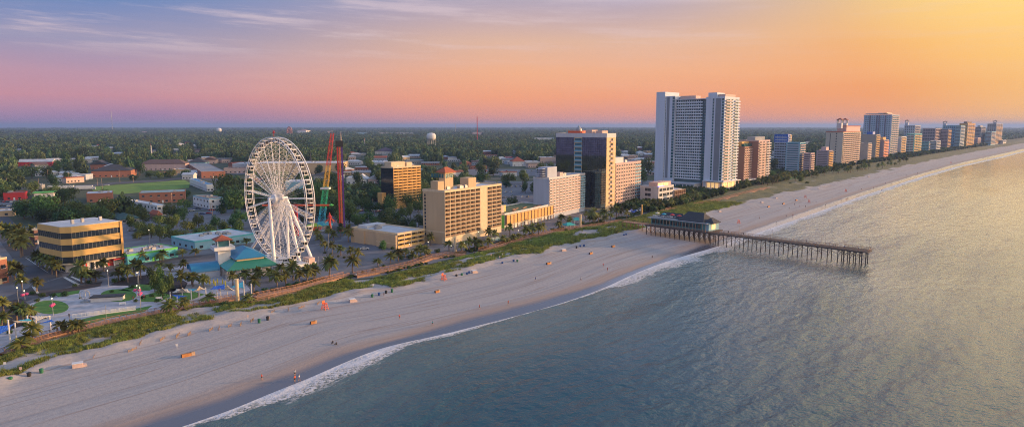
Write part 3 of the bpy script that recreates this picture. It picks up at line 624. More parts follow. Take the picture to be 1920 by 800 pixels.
face(w,(0,Ls),-pi/2,Ls,9,Hs-1.4,28,[(.42,.50,'strip',1,dict(m=gl_t,name='window_strip',lines=twm)),(.56,.70,'strip',1,dict(m=twg,name='grey_strip')),(.86,.98,'strip',1,dict(m=gl_t,name='window_strip',lines=twm))],twm,0,{})
OCC.append([along(-6,-22),along(-6,30),along(120,30),along(120,-22)])
# --- brown hotel and neighbour
rt,lu,lv,H=hotel('hotel','brown-red hotel with pale window bays directly right of the tallest tower',(1393,346),1376,1417,275,50,brownbrick,13,[(0,1,'pbal',7,dict(out=.6,rail=pinkw,span=.8))],[],base=6)
boxpart(rt,'entrance_canopy',offwhite,0,lu,-6,-.6,4.6,5.4); boxpart(rt,'penthouse',ochre,2,lu-2,4,12,H-1,H+5); boxpart(rt,'roof_glass_band',gl_t,1,lu-1,1,3.9,H-1,H+3)
rt,lu,lv,H=hotel('hotel','pinkish hotel with wide white balconies right of the brown-red hotel',(1419,344),1414,1440,263,50,pinkst,14,[(0,.6,'pbal',2,dict(out=1.4,rail=pinkw)),(.6,1,'pbal',1,dict(out=1.9,rail=offwhite))],[(0,1,'strip',1,dict(m=brownbrick))],base=6,lv=22)
boxpart(rt,'penthouse',greyst,3,lu-3,5,14,H-1,H+3.5)
# --- the far row of towers
def far(label,cpx,xl,xr,ytop,wallm,nr,seam=None,deg=48,gk='rows',sk='rows',glassm=glass,gc=5,sc2=4,top=None,cat='hotel',name='hotel',lv=None,rail=None,grail=None,base=4,gm=None):
    sea=[(0.01,.99,sk,sc2,dict(rail=seam or wallm,out=1.0,ww=.6))] if sk else []
    gab=[(0.04,.96,gk,gc,dict(rail=grail or wallm,glass=gm or glassm,out=.35,par=1.3))] if gk else []
    r=hotel(name,label,cpx,xl,xr,ytop,deg,wallm,nr,sea,gab,o=dict(glass=glassm),base=base,lv=lv,cat=cat,roofbits=False)
    rt,lu,lv_,H=r
    if top: boxpart(rt,'penthouse',top,lu*.2,lu*.8,lv_*.3,lv_*.7,H-.7,H+4.5)
    return r
far('teal topped pale glass hotel with ribbed side beyond the brown hotel',(1497,326),1471,1507,267,skyblue,12,pinkst,gc=1,grail=bluewhite,glassm=glassteal)
r=far('slim grey-blue tower with dark blue crown behind the teal topped hotel',(1474,322),1463,1480,252,bluewhite,13,lv=18); boxpart(r[0],'blue_crown',bluep,-.3,r[1]*.5,-.3,r[2]+.2,r[3]-11,r[3]+.3); boxpart(r[0],'yellow_crown',ochre,r[1]*.5+.01,r[1]+.3,-.4,r[2]*.8,r[3]-9,r[3]-1)
far('small pink balconied hotel right of the teal topped hotel',(1518,327),1505,1525,287,pinkst,8,pinkw,gc=1)
far('short dusty pink block with orange end before the twin turret hotel',(1552,318),1529,1560,282,mauve,9,ochre,gc=1,top=pinkst)
r=far('cream hotel with red rooflines and two open turrets on top',(1577,312),1545,1610,248,mat('pale cream',(.50,.46,.38),.9,.06,.2),15,pinkw,gk=None,sc2=8,name='hotel')
rt,lu,lv,H=r; boxpart(rt,'roof_trim',roofr,-.5,lu+.5,-.5,lv+.5,H,H+.9); boxpart(rt,'upper_block',pinkst,lu*.3,lu*1.1,lv*.15,lv*.7,H+.91,H+9); boxpart(rt,'roof_trim',roofr,lu*.3-.8,lu*1.1+.8,lv*.15-.8,lv*.7+.8,H+9.01,H+10)
for k,(xx) in enumerate((1568,1581)):
    turret(rt,lu*(.2+.28*k),lv*.45,H+6,7,16,offwhite,roofr)
w_=MB(); [w_.box(-.1,-.01,lv*.35,lv*.35+1.5,5+j*4,7+j*4) for j in range(12)]; [w_.box(-.1,-.01,lv*.72,lv*.72+.9,5,H-2) for j in range(1)]; w_.build('stair_window',glass,rt)
far('beige block with stacked orange-lit balconies right of turret hotel',(1625,306),1609,1632,268,greyst,10,pinkw,gk=None,sc2=1)
far('dark-roofed beige hotel in front of the tall blue tower',(1640,301),1612,1647,252,mat('taupe stucco',(.36,.32,.27),.9,.06,.2),13,ochre,gc=2,gk=None,sc2=1,top=bluep)
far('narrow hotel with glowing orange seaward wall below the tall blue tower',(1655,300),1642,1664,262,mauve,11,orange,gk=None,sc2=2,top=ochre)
r=far('tall blue-white glass tower with swept roof canopy',(1667,294),1615,1681,215,mat('pale blue stucco',(.36,.46,.58),.8,.05,.2),21,pinkst,gk='win',sk='rows',glassm=glassteal,gc=12,sc2=4,name='hotel_tower')
rt,lu,lv,H=r; boxpart(rt,'roof_canopy',bluewhite,-1,lu*.8,lv*.35,lv*.95,H+1.5,H+2.6); boxpart(rt,'roof_canopy',steel,1,lu*.8,lv*.2,lv*.5,H+2.7,H+3.6)
g=MB(); [g.box(-.35,-.12,lv*f,lv*(f+.045),4,H-1) for f in (.2,.42,.5,.75)]; g.build('blue_fins',glassblue,rt)
far('pale slim hotel block right of the tall blue tower',(1688,292),1680,1697,256,offwhite,10,ochre,sc2=1,gk=None,cat='hotel')
r=far('lavender grey tower with a single thin turret beyond the blue tower',(1712,287),1692,1722,235,bluewhite,15,mauve,gk='win',gc=5); turret(r[0],r[1]*.3,r[2]*.95,r[3]-1,6,14,bluewhite,roofbr)
far('teal-striped apartment block with orange balconies at its sea side',(1712,290),1697,1726,251,teal,11,ochre,gk='rows',grail=offwhite,gc=2,sc2=3)
far('low turquoise grey block before the mauve slab',(1740,287),1726,1742,266,skyblue,6,pinkw)
far('low grey-blue block second before the mauve slab',(1754,286),1741,1762,264,bluewhite,6,offwhite)
far('wide mauve slab hotel with stepped roof',(1751,282),1727,1762,241,mauve,13,pinkst)
far('mauve tower joined beside the wide mauve slab',(1775,281),1761,1781,242,mauve,13,ochre)
r=far('blue-grey tower carrying a squat lantern turret above its left end',(1789,279),1764,1792,235,skyblue,14,bluewhite,gk='win',gc=6); turret(r[0],r[1]*.5,r[2]*.9,r[3]-1,8,13,bluewhite,roofbr)
far('pale blue apartment tower with white balconies left of golden tower',(1798,280),1788,1806,235,skyblue,15,offwhite)
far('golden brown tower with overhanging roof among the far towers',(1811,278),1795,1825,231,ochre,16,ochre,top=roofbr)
far('short pinkish block in front of the green-grey tower',(1832,274),1825,1838,258,pinkst,6,pinkst)
far('green-grey tower right of the golden brown tower',(1837,273),1824,1845,238,greyst,12,mauve,top=greyst)
r=far('farthest tower with dark lantern turret and golden seaward wall',(1865,271),1848,1877,232,greyst,15,ochre,gk='win',gc=4); turret(r[0],r[1]*.5,r[2]*.55,r[3]-1,9,13,greyst,roofd)
far('pale stepped block in front of the farthest turret tower',(1857,273),1846,1865,247,skyblue,9,pinkw)
far('small white beach house at the far end of the tower row',(1880,270),1874,1886,263,offwhite,2,white,cat='house',name='beach_house')
# white car park deck behind
far('white multi-level parking deck behind the pink beach hotels',(1540,296),1520,1546,280,offwhite,4,white,cat='parking deck',name='parking_deck')
# ---------------------------------------------------------------- office building
C=G(126,513); a=math.radians(58)
rt=root('office_building',(C.x,C.y,0),a,'mustard yellow office block with dark ribbon windows and chamfered corner','office building')
lu=run(C,a,232); lv=run(C,a+pi/2,78); Ht=hgt(C,427); ch=3.0
lv=max(lv,16)
def foot(e,ch_=ch): return [(ch_-e*.4,-e),(lu+e,-e),(lu+e,lv+e),(-e,lv+e),(-e,ch_-e*.4)]
zs=[0,4.2]; hb=(Ht-4.2)/6
for i,(nm,m,e) in enumerate((('window_band',glass,.0),('spandrel',yellow,.14))*3):
    b=MB(); b.prism(foot(e),4.2+i*hb+(.0 if i%2 else .002),4.2+(i+1)*hb); b.build(nm,m,rt)
mul=MB()
for i in (0,2,4):
    z0,z1=4.2+i*hb+.05,4.2+(i+1)*hb-.05
    for k in range(14): x=ch+k*(lu-ch)/13; mul.box(x-.03,x+.03,-.06,.0,z0,z1)
    for k in range(12): y=ch+k*(lv-ch)/11; mul.box(-.06,0,y-.03,y+.03,z0,z1)
mul.build('mullion',steel,rt)
b=MB(); b.prism([(ch,1),(lu,1),(lu,lv),(1,lv),(1,ch)],0,4.199); b.build('ground_floor',offwhite,rt)
b=MB(); b.prism(foot(1.2),3.6,4.0); b.build('canopy',creamtrim,rt)
b=MB(); b.prism(foot(-.1),Ht+.001,Ht+.15); b.build('roof',roofw,rt)
b=MB(); b.box(lu-.6,lu+.4,-.5,-.34,0,Ht); b.build('corner_pier',ochre,rt)
for i,(x0,x1,m) in enumerate(((4,6,white),(6.6,8.5,redp),(10,13,glass),(13.6,16,glass),(17,20,redp),(21,24,pinkw),(25,26.5,teal))):
    if x1<lu: boxpart(rt,'shopfront',m,x0,x1,.9,.98,.2,3)
    b=MB(); b.box(x0,x0+.15,.8,.89,0,3.4) if x1<lu else None
for i in range(6): boxpart(rt,'column',white,ch+i*(lu-ch)/5-.25,ch+i*(lu-ch)/5+.25,-.3,.2,0,3.59)
for i in range(4): boxpart(rt,'shopfront',glass,.9,.98,4+i*3.2,6.4+i*3.2,.3,3)
boxpart(rt,'awning',redp,lu*.78,lu*.99,-2.2,-.5,2.9,3.3)
for x,y in ((7,8),(12,10),(19,9)): boxpart(rt,'rooftop_unit',steel,x,x+1.1,y,y+1.1,Ht+.15,Ht+1.9)
OCC.append([tuple(Vector((C.x,C.y))+Vector(Rz(p_,a))) for p_ in ((-3,-3),(lu+2,-3),(lu+2,lv+2),(-3,lv+2))])
# ---------------------------------------------------------------- small town buildings
SEEN=[]
def low(name,label,c,xl,xr,ytop,wallm,roofm_,kind='flat',deg=52,lv=None,lu=None,cat='building',winm=glass,nw=4,nr=1,ac=2,rh=2.5,sidem=None,trim=None,door=True,base_=0.0):
    SEEN.append((xl-1,xr+1,c[1],ytop)); C=G(*c); a=math.radians(deg); lu=run(C,a,xr) if lu is None else lu; lv=run(C,a+pi/2,xl) if lv is None else lv
    H=max(hgt(C,ytop),2.8); rt=root(name,(C.x,C.y,0),a,label,cat)
    b=MB(); b.box(0,lu,0,lv,0,H-(.5 if kind=='flat' else 0)); b.build('wall',wallm,rt)
    if kind=='flat':
        p=MB(); p.box(-.1,lu+.1,-.1,.25,H-.8,H); p.box(-.1,lu+.1,lv-.25,lv+.1,H-.8,H); p.box(-.1,.25,.251,lv-.251,H-.8,H-.003); p.box(lu-.25,lu+.1,.251,lv-.251,H-.8,H-.003); p.build('parapet',trim or wallm,rt)
        boxpart(rt,'roof',roofm_,.25,lu-.25,.25,lv-.25,H-.49,H-.25)
    elif kind=='slab': boxpart(rt,'roof',roofm_,-1,lu+1,-1,lv+1,H+.01,H+.45)
    else:
        b=MB(); b.hip(0,lu,0,lv,H+.26,H+rh+.2,inset=(.01 if kind=='gable' else None)); b.build('roof',roofm_,rt)
    ps=[]
    for L_,org,rz in ((lu,(0,0),0),(lv,(0,lv),-pi/2)):
        n=max(2,int(L_/ (5.5 if nw==4 else nw)))
        for j in range(nr):
            for i in range(n):
                q=Rz(((i+.5)*L_/n,0),rz); ps.append((org[0]+q[0],org[1]+q[1],j*H/nr+.9,rz))
    w=MB(); w.box(-.9,.9,-.05,.02,0,min(1.4,H/nr-1.5),0); w.box(-1.0,1.0,-.09,-.01,-.12,-.002,1); reps(rt,'window',w,[winm,white],ps,40)
    if door: boxpart(rt,'door',trim or white,lu*.5-.6,lu*.5+.6,-.08,-.03,0,2.2) 
    for i in range(ac):
        u=MB(); s_=R.uniform(.7,1.3); u.box(-s_,s_,-.8,.8,0,1.1); u.lathe([(.5,1.1),(.5,1.3)],8); 
        if kind=='flat': u.build('rooftop_unit',steel,rt,(R.uniform(.15,.85)*lu,R.uniform(.2,.8)*lv,H-.25))
    OCC.append([tuple(Vector((C.x,C.y))+Vector(Rz(p_,a))) for p_ in ((-2,-2),(lu+2,-2),(lu+2,lv+2),(-2,lv+2))])
    return rt,lu,lv,H
low('shop','white roofed shop row with lime green and turquoise front right of the office block',(240,497),231,334,477,teal,roofw,deg=55,lv=17,ac=7,cat='shop',nr=1,trim=green_)
low('shop','long turquoise arcade building with white roof and many air units left of the observation wheel',(366,470),322,478,452,skyblue,roofw,deg=52,ac=9,cat='shop',trim=teal,nr=1,lv=None)
low('brick_house','narrow brown brick annex behind the left end of the office block',(66,458),62,80,432,brownbrick,roofg,lv=8,nr=2,cat='building')
low('shop','small orange brick shop with red awning at the left frame edge',(-14,536),-40,17,487,brick,roofw,nr=2,cat='shop',deg=75,lv=10,trim=creamtrim)
low('shop','red fronted shop by the car park at far left',(7,376),-20,47,362,redp,roofbr,deg=28,lv=14,cat='shop')
low('shop','lime green roofed kiosk beside the red fronted shop',(64,371),55,101,362,white,green_,'slab',deg=25,lv=10,cat='kiosk')
low('shed','pale grey shed behind the lime green roofed kiosk',(62,360),50,79,347,greyst,roofw,deg=20,lv=10,cat='shed')
low('shop','white flat roof shop with brick walls left of the large oaks',(163,380),149,212,363,brick,roofw,deg=30,lv=22,ac=3,cat='shop')
low('shop','tan low building on the left edge below the car park',(-30,408),-60,26,397,tan,roofw,deg=30,lv=14,cat='shop')
low('community_hall','brick hall with wide dark hip roof in front of the forest at left',(172,333),160,246,321,brick,roofd,'hip',deg=20,lv=36,rh=7,cat='hall')
low('house','brick gable house left behind the dark hip roof hall',(170,318),160,200,309,brick,roofd,'gable',deg=20,lv=24,rh=6,cat='house')
low('church','long red brick church with pale roof and white steeple in the forest at left',(34,312),28,98,304,redp,roofw,'gable',deg=12,lv=16,rh=4,cat='church')
low('apartment_house','long pinkish apartment row with brown roof at the forest edge',(262,320),248,348,308,pinkst,roofbr,'hip',deg=12,lv=22,rh=6,cat='apartments')
low('apartment_house','grey-green apartment house with gabled front right of the pinkish row',(352,316),344,386,305,skyblue,roofd,'hip',deg=14,lv=26,rh=7,cat='apartments')
low('house','house with orange-lit gable behind the grey-green apartments',(382,307),376,404,300,pinkw,roofbr,'gable',deg=12,lv=22,rh=5,cat='house')
low('warehouse','brick and white warehouse with grey roof left of the observation wheel',(378,334),341,423,322,brick,roofg,deg=30,ac=4,cat='warehouse')
low('shop','tan flat store behind the meadow',(324,325),318,354,317,tan,roofw,deg=12,lv=14,cat='shop')
low('warehouse','white building with bright blue roof between meadow and wheel',(388,359),356,401,346,white,roofb,deg=35,cat='warehouse',nr=1)
low('motel','two-storey red brick motel with pale green roof beside the meadow',(262,382),242,348,362,brick,mat('pale green roof',(.33,.42,.38),.8,.15,.3),deg=25,lv=24,nr=2,cat='motel',ac=1)
low('motel','white two-storey motel with flat white roof in front of the brick motel',(296,405),240,312,385,white,roofw,deg=50,nr=2,cat='motel',ac=3,lv=None)
low('motel','pale blue and white motel with rusty roof left of the wheel',(393,392),363,421,372,white,mat('rusty roof',(.30,.20,.15),.9,.2,.4),deg=45,nr=2,cat='motel',trim=skyblue)
low('house','small red roofed brown house by the white motel',(296,414),282,304,403,brownbrick,roofr,'hip',deg=50,rh=2.5,cat='house')
low('pavilion','dark green roofed carport behind the office block',(224,420),180,262,413,greyst,mat('dark green roof',(.04,.09,.08),.8),'hip',deg=40,rh=2.2,cat='carport',lv=24)
low('store','long pale store in the strip mall left of the wheel rim',(436,317),430,475,307,bluewhite,roofw,deg=6,lv=40,cat='store')
low('store','long tan strip mall seen through the upper wheel',(476,328),470,641,306,tan,roofw,deg=4,lv=50,cat='strip mall',ac=6,nw=8)
low('store','peach fronted store at left under the wheel rim',(420,325),412,470,315,pinkw,roofbr,deg=6,lv=22,cat='store')
low('warehouse','pale blue metal warehouse seen through the wheel spokes',(536,362),528,577,341,skyblue,roofw,deg=10,lv=30,cat='warehouse')
low('church','white church with tall dark spire right of the wheel top',(578,326),574,591,309,white,roofw,'gable',deg=8,lv=26,rh=3,cat='church')
low('store','dark roofed building behind the coloured lattice tower',(588,338),580,640,329,greyst,roofd,'hip',deg=6,lv=30,rh=4,cat='store')
low('store','white shop block right of the red drop tower',(650,345),644,668,333,offwhite,roofw,deg=6,lv=24,cat='shop')
low('store','white shop with pointed roof in the middle of the white shop row',(668,344),664,688,336,white,roofw,'hip',deg=6,lv=20,rh=5,cat='shop')
low('store','rosy shop with gabled roof at right end of the white shop row',(690,344),686,714,336,pinkw,roofw,'gable',deg=6,lv=20,rh=4,cat='shop')
low('library','hall with large purple hip roof in the trees left of the water tower',(703,289),698,738,284,offwhite,mat('purple roof',(.10,.07,.09),.9),'hip',deg=6,lv=50,rh=8,cat='hall')
low('store','long low grey store left above the orange tower',(691,310),684,734,304,offwhite,roofw,deg=5,lv=60,cat='store')
low('store','low white store behind the roof garden building',(868,411),852,905,404,white,roofw,deg=50,lv=18,cat='store')
low('sign_building','red and white sign clad shop in the trees beyond the hotels',(948,301),944,961,294,redp,roofw,deg=8,lv=20,cat='shop')
low('store','white shop with red steep roof beyond the hotels',(961,312),956,984,303,white,roofr,'hip',deg=10,lv=24,rh=7,cat='shop')
low('store','long white outlet right of the red steep roof',(985,312),980,1012,303,offwhite,roofw,deg=10,lv=30,cat='store',ac=3)
low('store','rosy white outlet beside the dark glass tower',(1013,306),1006,1042,295,pinkw,roofw,deg=10,lv=30,cat='store',ac=3)
low('warehouse','white warehouse in the forest left of the dark glass tower',(1004,265),996,1042,259,white,roofw,deg=2,lv=60,cat='warehouse')
low('arena','pale pink hall in the distant forest under the tall mast',(886,255),880,907,248,pinkw,pinkw,deg=2,lv=80,cat='hall')
low('arena','white stadium-like hall in the distant forest right of wheel top',(558,252),554,574,245,white,mat('dull red roof',(.35,.2,.2)),'hip',deg=2,lv=120,rh=7,cat='hall')
low('warehouse','distant pale green warehouse right of the drop tower top',(668,253),664,690,249,skyblue,roofw,deg=2,lv=90,cat='warehouse')
low('store','distant white outlet strip left of the water tower',(712,253),708,778,249.5,white,pinkw,deg=1,lv=90,cat='store',nw=20)
low('store','distant pink block above the lattice tower top',(614,252),611,621,246,pinkw,pinkw,deg=2,lv=60,cat='hall')
low('warehouse','distant white plant in the forest at left',(266,251),262,279,247,pinkw,white,deg=2,lv=60,cat='plant')
for i,(x,y,w,m,ph) in enumerate([(1160,300,14,offwhite,'pale'),(1180,296,16,pinkw,'rosy'),(1196,292,14,white,'white'),(1208,300,12,pinkst,'dusty pink'),(1170,288,12,bluewhite,'bluish'),(1212,288,10,tan,'tan')]):
    low('house',f'{ph} low house among trees between the pink hotel and the tallest tower',(x,y),x-6,x+w,y-5,m,R.choice([roofr,roofw,roofbr]),R.choice(['hip','flat']),deg=10,lv=20,cat='house',rh=4)
for i,(x,y,w,m,ph) in enumerate([(1442,318,12,white,'white'),(1446,300,14,offwhite,'off-white'),(1450,310,12,greyst,'grey'),(1512,272,14,white,'bright white'),(1448,290,16,bluewhite,'pale blue')]):
    low('house',f'{ph} low house behind the far beach hotels',(x,y),x-6,x+w,y-6,m,roofw,'flat',deg=20,lv=20,cat='house')

# pale roofs scattered through the trees
hr=random.Random(5); nh=0
while nh<125:
    k=hr.random()
    if k<.40: x=hr.uniform(640,1040); y=hr.uniform(288,335)
    elif k<.55: x=hr.uniform(1155,1226); y=hr.uniform(280,330)
    elif k<.92: x=hr.uniform(0,470); y=hr.uniform(268,345)
    else: x=hr.uniform(1385,1500); y=hr.uniform(266,300)
    C=G(x,y)
    if any(inpoly(C.x,C.y,q) for q in OCC): continue
    a_=hr.choice([.1,.15,.9,.35])+hr.uniform(-.1,.1); lu=hr.uniform(12,30); lv=hr.uniform(9,16); H=hr.uniform(3.2,6)
    rt=root('house',(C.x,C.y,0),a_,None,'house','small houses in the trees'); wm_=hr.choice([offwhite,white,tan,pinkw,brick,bluewhite,greyst]); rm_=hr.choice([roofw,roofw,roofg,roofbr,roofr,bluewhite,offwhite])
    b=MB(); b.box(0,lu,0,lv,0,H); b.build('wall',wm_,rt)
    b=MB()
    if hr.random()<.5: b.hip(0,lu,0,lv,H+.26,H+hr.uniform(2,3.5),inset=hr.choice([None,.01]))
    else: b.box(-.4,lu+.4,-.4,lv+.4,H+.01,H+.5)
    b.build('roof',rm_,rt)
    w=MB(); [w.box(1.5+i*3.5,3+i*3.5,-.05,-.01,1,2.4) for i in range(int((lu-2)/3.5))]; reps(rt,'window',(lambda m_:(m_.box(-.8,.8,-.05,-.01,1,2.4),m_)[1])(MB()),glass,[(2+i*3.5,0,0,0) for i in range(int((lu-2)/3.5))])
    px1=P((C.x+lu*math.cos(a_),C.y+lu*math.sin(a_),0))[0]
    SEEN.append((min(x,px1)-1,max(x,px1)+1,y,P((C.x,C.y,H))[1]))
    OCC.append([tuple(Vector((C.x,C.y))+Vector(Rz(p_,a_))) for p_ in ((-3,-8),(lu+3,-8),(lu+3,lv+3),(-3,lv+3))])
    pend(rt,{roofw:'pale roofed',roofg:'grey roofed',roofbr:'brown roofed',roofr:'red roofed',bluewhite:'bluish roofed',offwhite:'white roofed'}[rm_]+' low house','in the trees '+('left of the meadow' if x<170 else 'behind the meadow' if x<330 else 'left of the wheel' if x<480 else 'beyond the ride towers' if x<760 else 'behind the cream hotel' if x<900 else 'left of the glass tower' if x<1050 else 'beside the tallest tower' if x<1300 else 'behind the far hotels')); nh+=1
SEEN+=[(50,57,305,290),(580,587,318,285)]
# ---------------------------------------------------------------- observation wheel
hub=G(521,372,29.5); WA=math.radians(138.2)     # wheel plane runs along local x
wr=root('observation_wheel',(hub.x,hub.y,0),WA,'giant white observation wheel with lattice spokes and splayed legs','observation wheel')
HZ=29.5; RR=27.4; OFF=1.9; NS=21
for sy in (-1,1):
    b=MB(); n=84
    for rad,r in ((RR,.20),(RR-1.3,.11)):
        b.path([(rad*math.cos(2*pi*i/n),sy*OFF,HZ+rad*math.sin(2*pi*i/n)) for i in range(n)],r,6,closed=True)
    for i in range(n):
        t0,t1=2*pi*i/n,2*pi*(i+.5)/n
        b.tube(((RR-1.3)*math.cos(t0),sy*OFF,HZ+(RR-1.3)*math.sin(t0)),(RR*math.cos(t1),sy*OFF,HZ+RR*math.sin(t1)),.04,4)
        b.tube((RR*math.cos(t1),sy*OFF,HZ+RR*math.sin(t1)),((RR-1.3)*math.cos(2*pi*(i+1)/n),sy*OFF,HZ+(RR-1.3)*math.sin(2*pi*(i+1)/n)),.04,4)
    b.build('rim',metalw,wr)
b=MB()
for i in range(42):
    t=2*pi*(i+.5)/42; b.tube((RR*math.cos(t),-OFF,HZ+RR*math.sin(t)),(RR*math.cos(t),OFF,HZ+RR*math.sin(t)),.05,5)
b.build('rim_crossbars',metalw,wr)
# lattice spoke (one, turned round the hub)
sp=MB(); L0,L1=1.6,RR-1.3
for sy in(-1,1):
    sp.tube((L0,sy*1.0,0),(L1,sy*OFF,0),.11,5)
k=12
for i in range(k):
    f0=i/k; f1=(i+1)/k; x0=L0+(L1-L0)*f0; x1=L0+(L1-L0)*f1; y0=1.0+(OFF-1.0)*f0; y1=1.0+(OFF-1.0)*f1
    sp.tube((x0,-y0,0),(x1,y1,0),.04,4); sp.tube((x0,y0,0),(x1,-y1,0),.04,4); sp.tube((x1,-y1,0),(x1,y1,0),.04,4)
sme=sp.mesh('lattice_spoke',metalw)
for i in range(NS):
    o=ob('lattice_spoke',sme,wr,(0,0,HZ)); o.rotation_euler=(0,-2*pi*(i+.25)/NS,0)
cb=MB()
for i in range(NS*2):
    t=2*pi*(i+.5)/(NS*2)
    for sy in(-1,1): cb.tube((0.9*math.cos(t+.8),sy*1.4,HZ+.9*math.sin(t+.8)),((RR-1.3)*math.cos(t),sy*OFF,HZ+(RR-1.3)*math.sin(t)),.03,4)
cb.build('stay_cables',metalw,wr)
h=MB(); h.tube((0,-4.6,HZ),(0,4.6,HZ),.7,16); h.tube((0,-2.2,HZ),(0,-1.2,HZ),2.0,24); h.tube((0,1.2,HZ),(0,2.2,HZ),2.0,24); h.build('hub',metalw,wr)
# gondolas
gb=MB(); gb.box(-.8,.8,-.75,.75,-1.0,-.72); gb.box(-.8,.8,-.75,.75,.62,.75)
for sx in(-1,1):
    for sy in(-1,1): gb.box(sx*.76-.035,sx*.76+.035,sy*.70-.035,sy*.70+.035,-.719,.619)
gb.box(-.05,.05,-1.8,1.8,.76,.86)
gg=MB(); gg.box(-.72,.72,-.66,.66,-.70,.60)
gm1=gb.mesh('gondola',metalw); gm2=gg.mesh('gondola_glass',mat('gondola glass',(.03,.035,.04),.15,.1,.5))
for i in range(42):
    t=2*pi*(i+.5)/42; o=ob('gondola',gm1,wr,((RR-.2)*math.cos(t),0,HZ+(RR-.2)*math.sin(t)-1.0)); ob('gondola_glass',gm2,o)
# legs: on each side two splayed legs, inner braces and an upright column standing further out
def tolocal(px,py):
    g=G(px,py)-Vector((hub.x,hub.y,0)); q=Rz((g.x,g.y),-WA); return q
for (px,py,side,r) in ((466,474,1,.72),(588,493,1,.72),(487,475,-1,.62),(541,490,1,.65),(505,474,-1,.6),(562,491,-1,.62),(515,498,1,.8)):
    q=tolocal(px,py); b=MB()
    b.tube((q[0],q[1],0.0),(0,(4.2 if q[1]>0 else -4.2),HZ),r,12,r2=r*.8); b.tube((q[0],q[1],0),(q[0],q[1],.7),r*1.7,12); b.build('leg',metalw,wr)
pb=MB(); pb.box(-16,17,-5,5,.1,1.3); pb.build('boarding_platform',white,wr)
pb=MB(); [pb.box(-16+i*1.6,-15.92+i*1.6,-5,-4.92,1.301,2.3) for i in range(21)]; pb.box(-16,17,-5.02,-4.9,2.3,2.38); pb.build('platform_railing',metalw,wr)
sb=MB(); sb.box(-14,-9,-9,-6,0,3); t=sb.build('ticket_booth',pinkw,wr)
stb=MB(); stb.lathe([(.1,0),(.1,1.6),(.5,1.8),(.1,2.6)],8,(1,0,HZ+RR+.3)); [stb.tube((1,0,HZ+RR+2),(1+1.2*math.cos(k),0,HZ+RR+2+1.2*math.sin(k)),.12,4) for k in (0,1,2.1,3.1)]; stb.build('top_beacon',redp,wr)
OCC.append([(hub.x-24,hub.y-20),(hub.x+24,hub.y-20),(hub.x+24,hub.y+20),(hub.x-24,hub.y+20)])
# ---------------------------------------------------------------- pavilion restaurant
C=G(430,526); a=math.radians(36)
rt=root('pavilion_restaurant',(C.x,C.y,0),a,'beachfront restaurant with blue hip roof, green lower roof and white lookout tower','restaurant')
lu=run(C,a,520); lv=22
b=MB(); b.box(2.5,lu-2,2.5,lv,0,5.0); b.build('wall',bluewhite,rt)
rf=MB(); rf.hip(.5,lu-.5,.5,lv,5.0,6.0,inset=10); 
lr=MB(); e=-.8; z0,z1=4.3,6.6
o4=[(e,e),(lu-e,e),(lu-e,lv),(e,lv)]; i4=[(4,5),(lu-3,5),(lu-3,lv-3),(4,lv-3)]
for k in range(4):
    p,q=o4[k],o4[(k+1)%4]; r2_,s2_=i4[(k+1)%4],i4[k]
    lr.quad([(p[0],p[1],z0),(q[0],q[1],z0),(r2_[0],r2_[1],z1),(s2_[0],s2_[1],z1)],1 if k==3 else 0)
lr.box(e,lu-e,e,lv,z0-.25,z0-.02,0)
lr.build('lower_roof',[roofgr,rooft],rt)
boxpart(rt,'clerestory',creamtrim,4.6,lu-3.6,5.6,lv-3.6,6.0,7.4)
rf=MB(); rf.hip(4.4,lu-3.4,5.4,lv+2,7.6,11.0,inset=7.2,ov=.9); rf.build('roof',roofb,rt)
t=MB(); t.box(-1,4,13,18,0,10.5); tw=t.build('lookout_tower',white,rt); boxpart(rt,'tower_balcony',white,-2.6,5.6,11.4,19.6,10.51,11.9)
b=MB(); b.box(-.6,3.6,13.4,17.6,11.91,14.6); b.build('lookout_glass',glassteal,rt); b=MB(); [b.box(x-.15,x+.15,y-.15,y+.15,11.91,14.7) for x in(-.8,3.8) for y in(13.2,17.8)]; b.build('tower_post',white,rt)
b=MB(); b.hip(-1,4,13,18,14.75,16.6,ov=.9); b.build('tower_roof',roofr,rt)
b=MB(); n=16; pts=[]
for k in range(n+1):
    f=pi*k/n; pts.append((5.2*math.cos(f),3.0*math.sin(f)))
for k in range(n): b.quad([(-12+0,15+pts[k][0],2.8+pts[k][1]),(-1.1,15+pts[k][0],2.8+pts[k][1]),(-1.1,15+pts[k+1][0],2.8+pts[k+1][1]),(-12,15+pts[k+1][0],2.8+pts[k+1][1])])
b.quad([(-11.5,15+p[0],2.8+p[1]) for p in pts]); b.build('barrel_roof',roofb,rt)
boxpart(rt,'entrance_wing',bluewhite,-11.2,-1.1,10.2,19.8,0,2.7)
g=MB(); n=int(lu/2)
for i in range(n+1): g.box(i*lu/n-.09,i*lu/n+.09,-.5,-.32,0,4.0)
for z in (1.0,2.0): g.box(0,lu,-.48,-.36,z,z+.12)
for i in range(9): g.box(-.5,-.32,i*2.3,i*2.3+.18,0,4.0)
g.build('porch_railing',white,rt)
OCC.append([tuple(Vector((C.x,C.y))+Vector(Rz(p_,a))) for p_ in ((-13,-2),(lu+2,-2),(lu+2,lv+4),(-13,lv+4))])
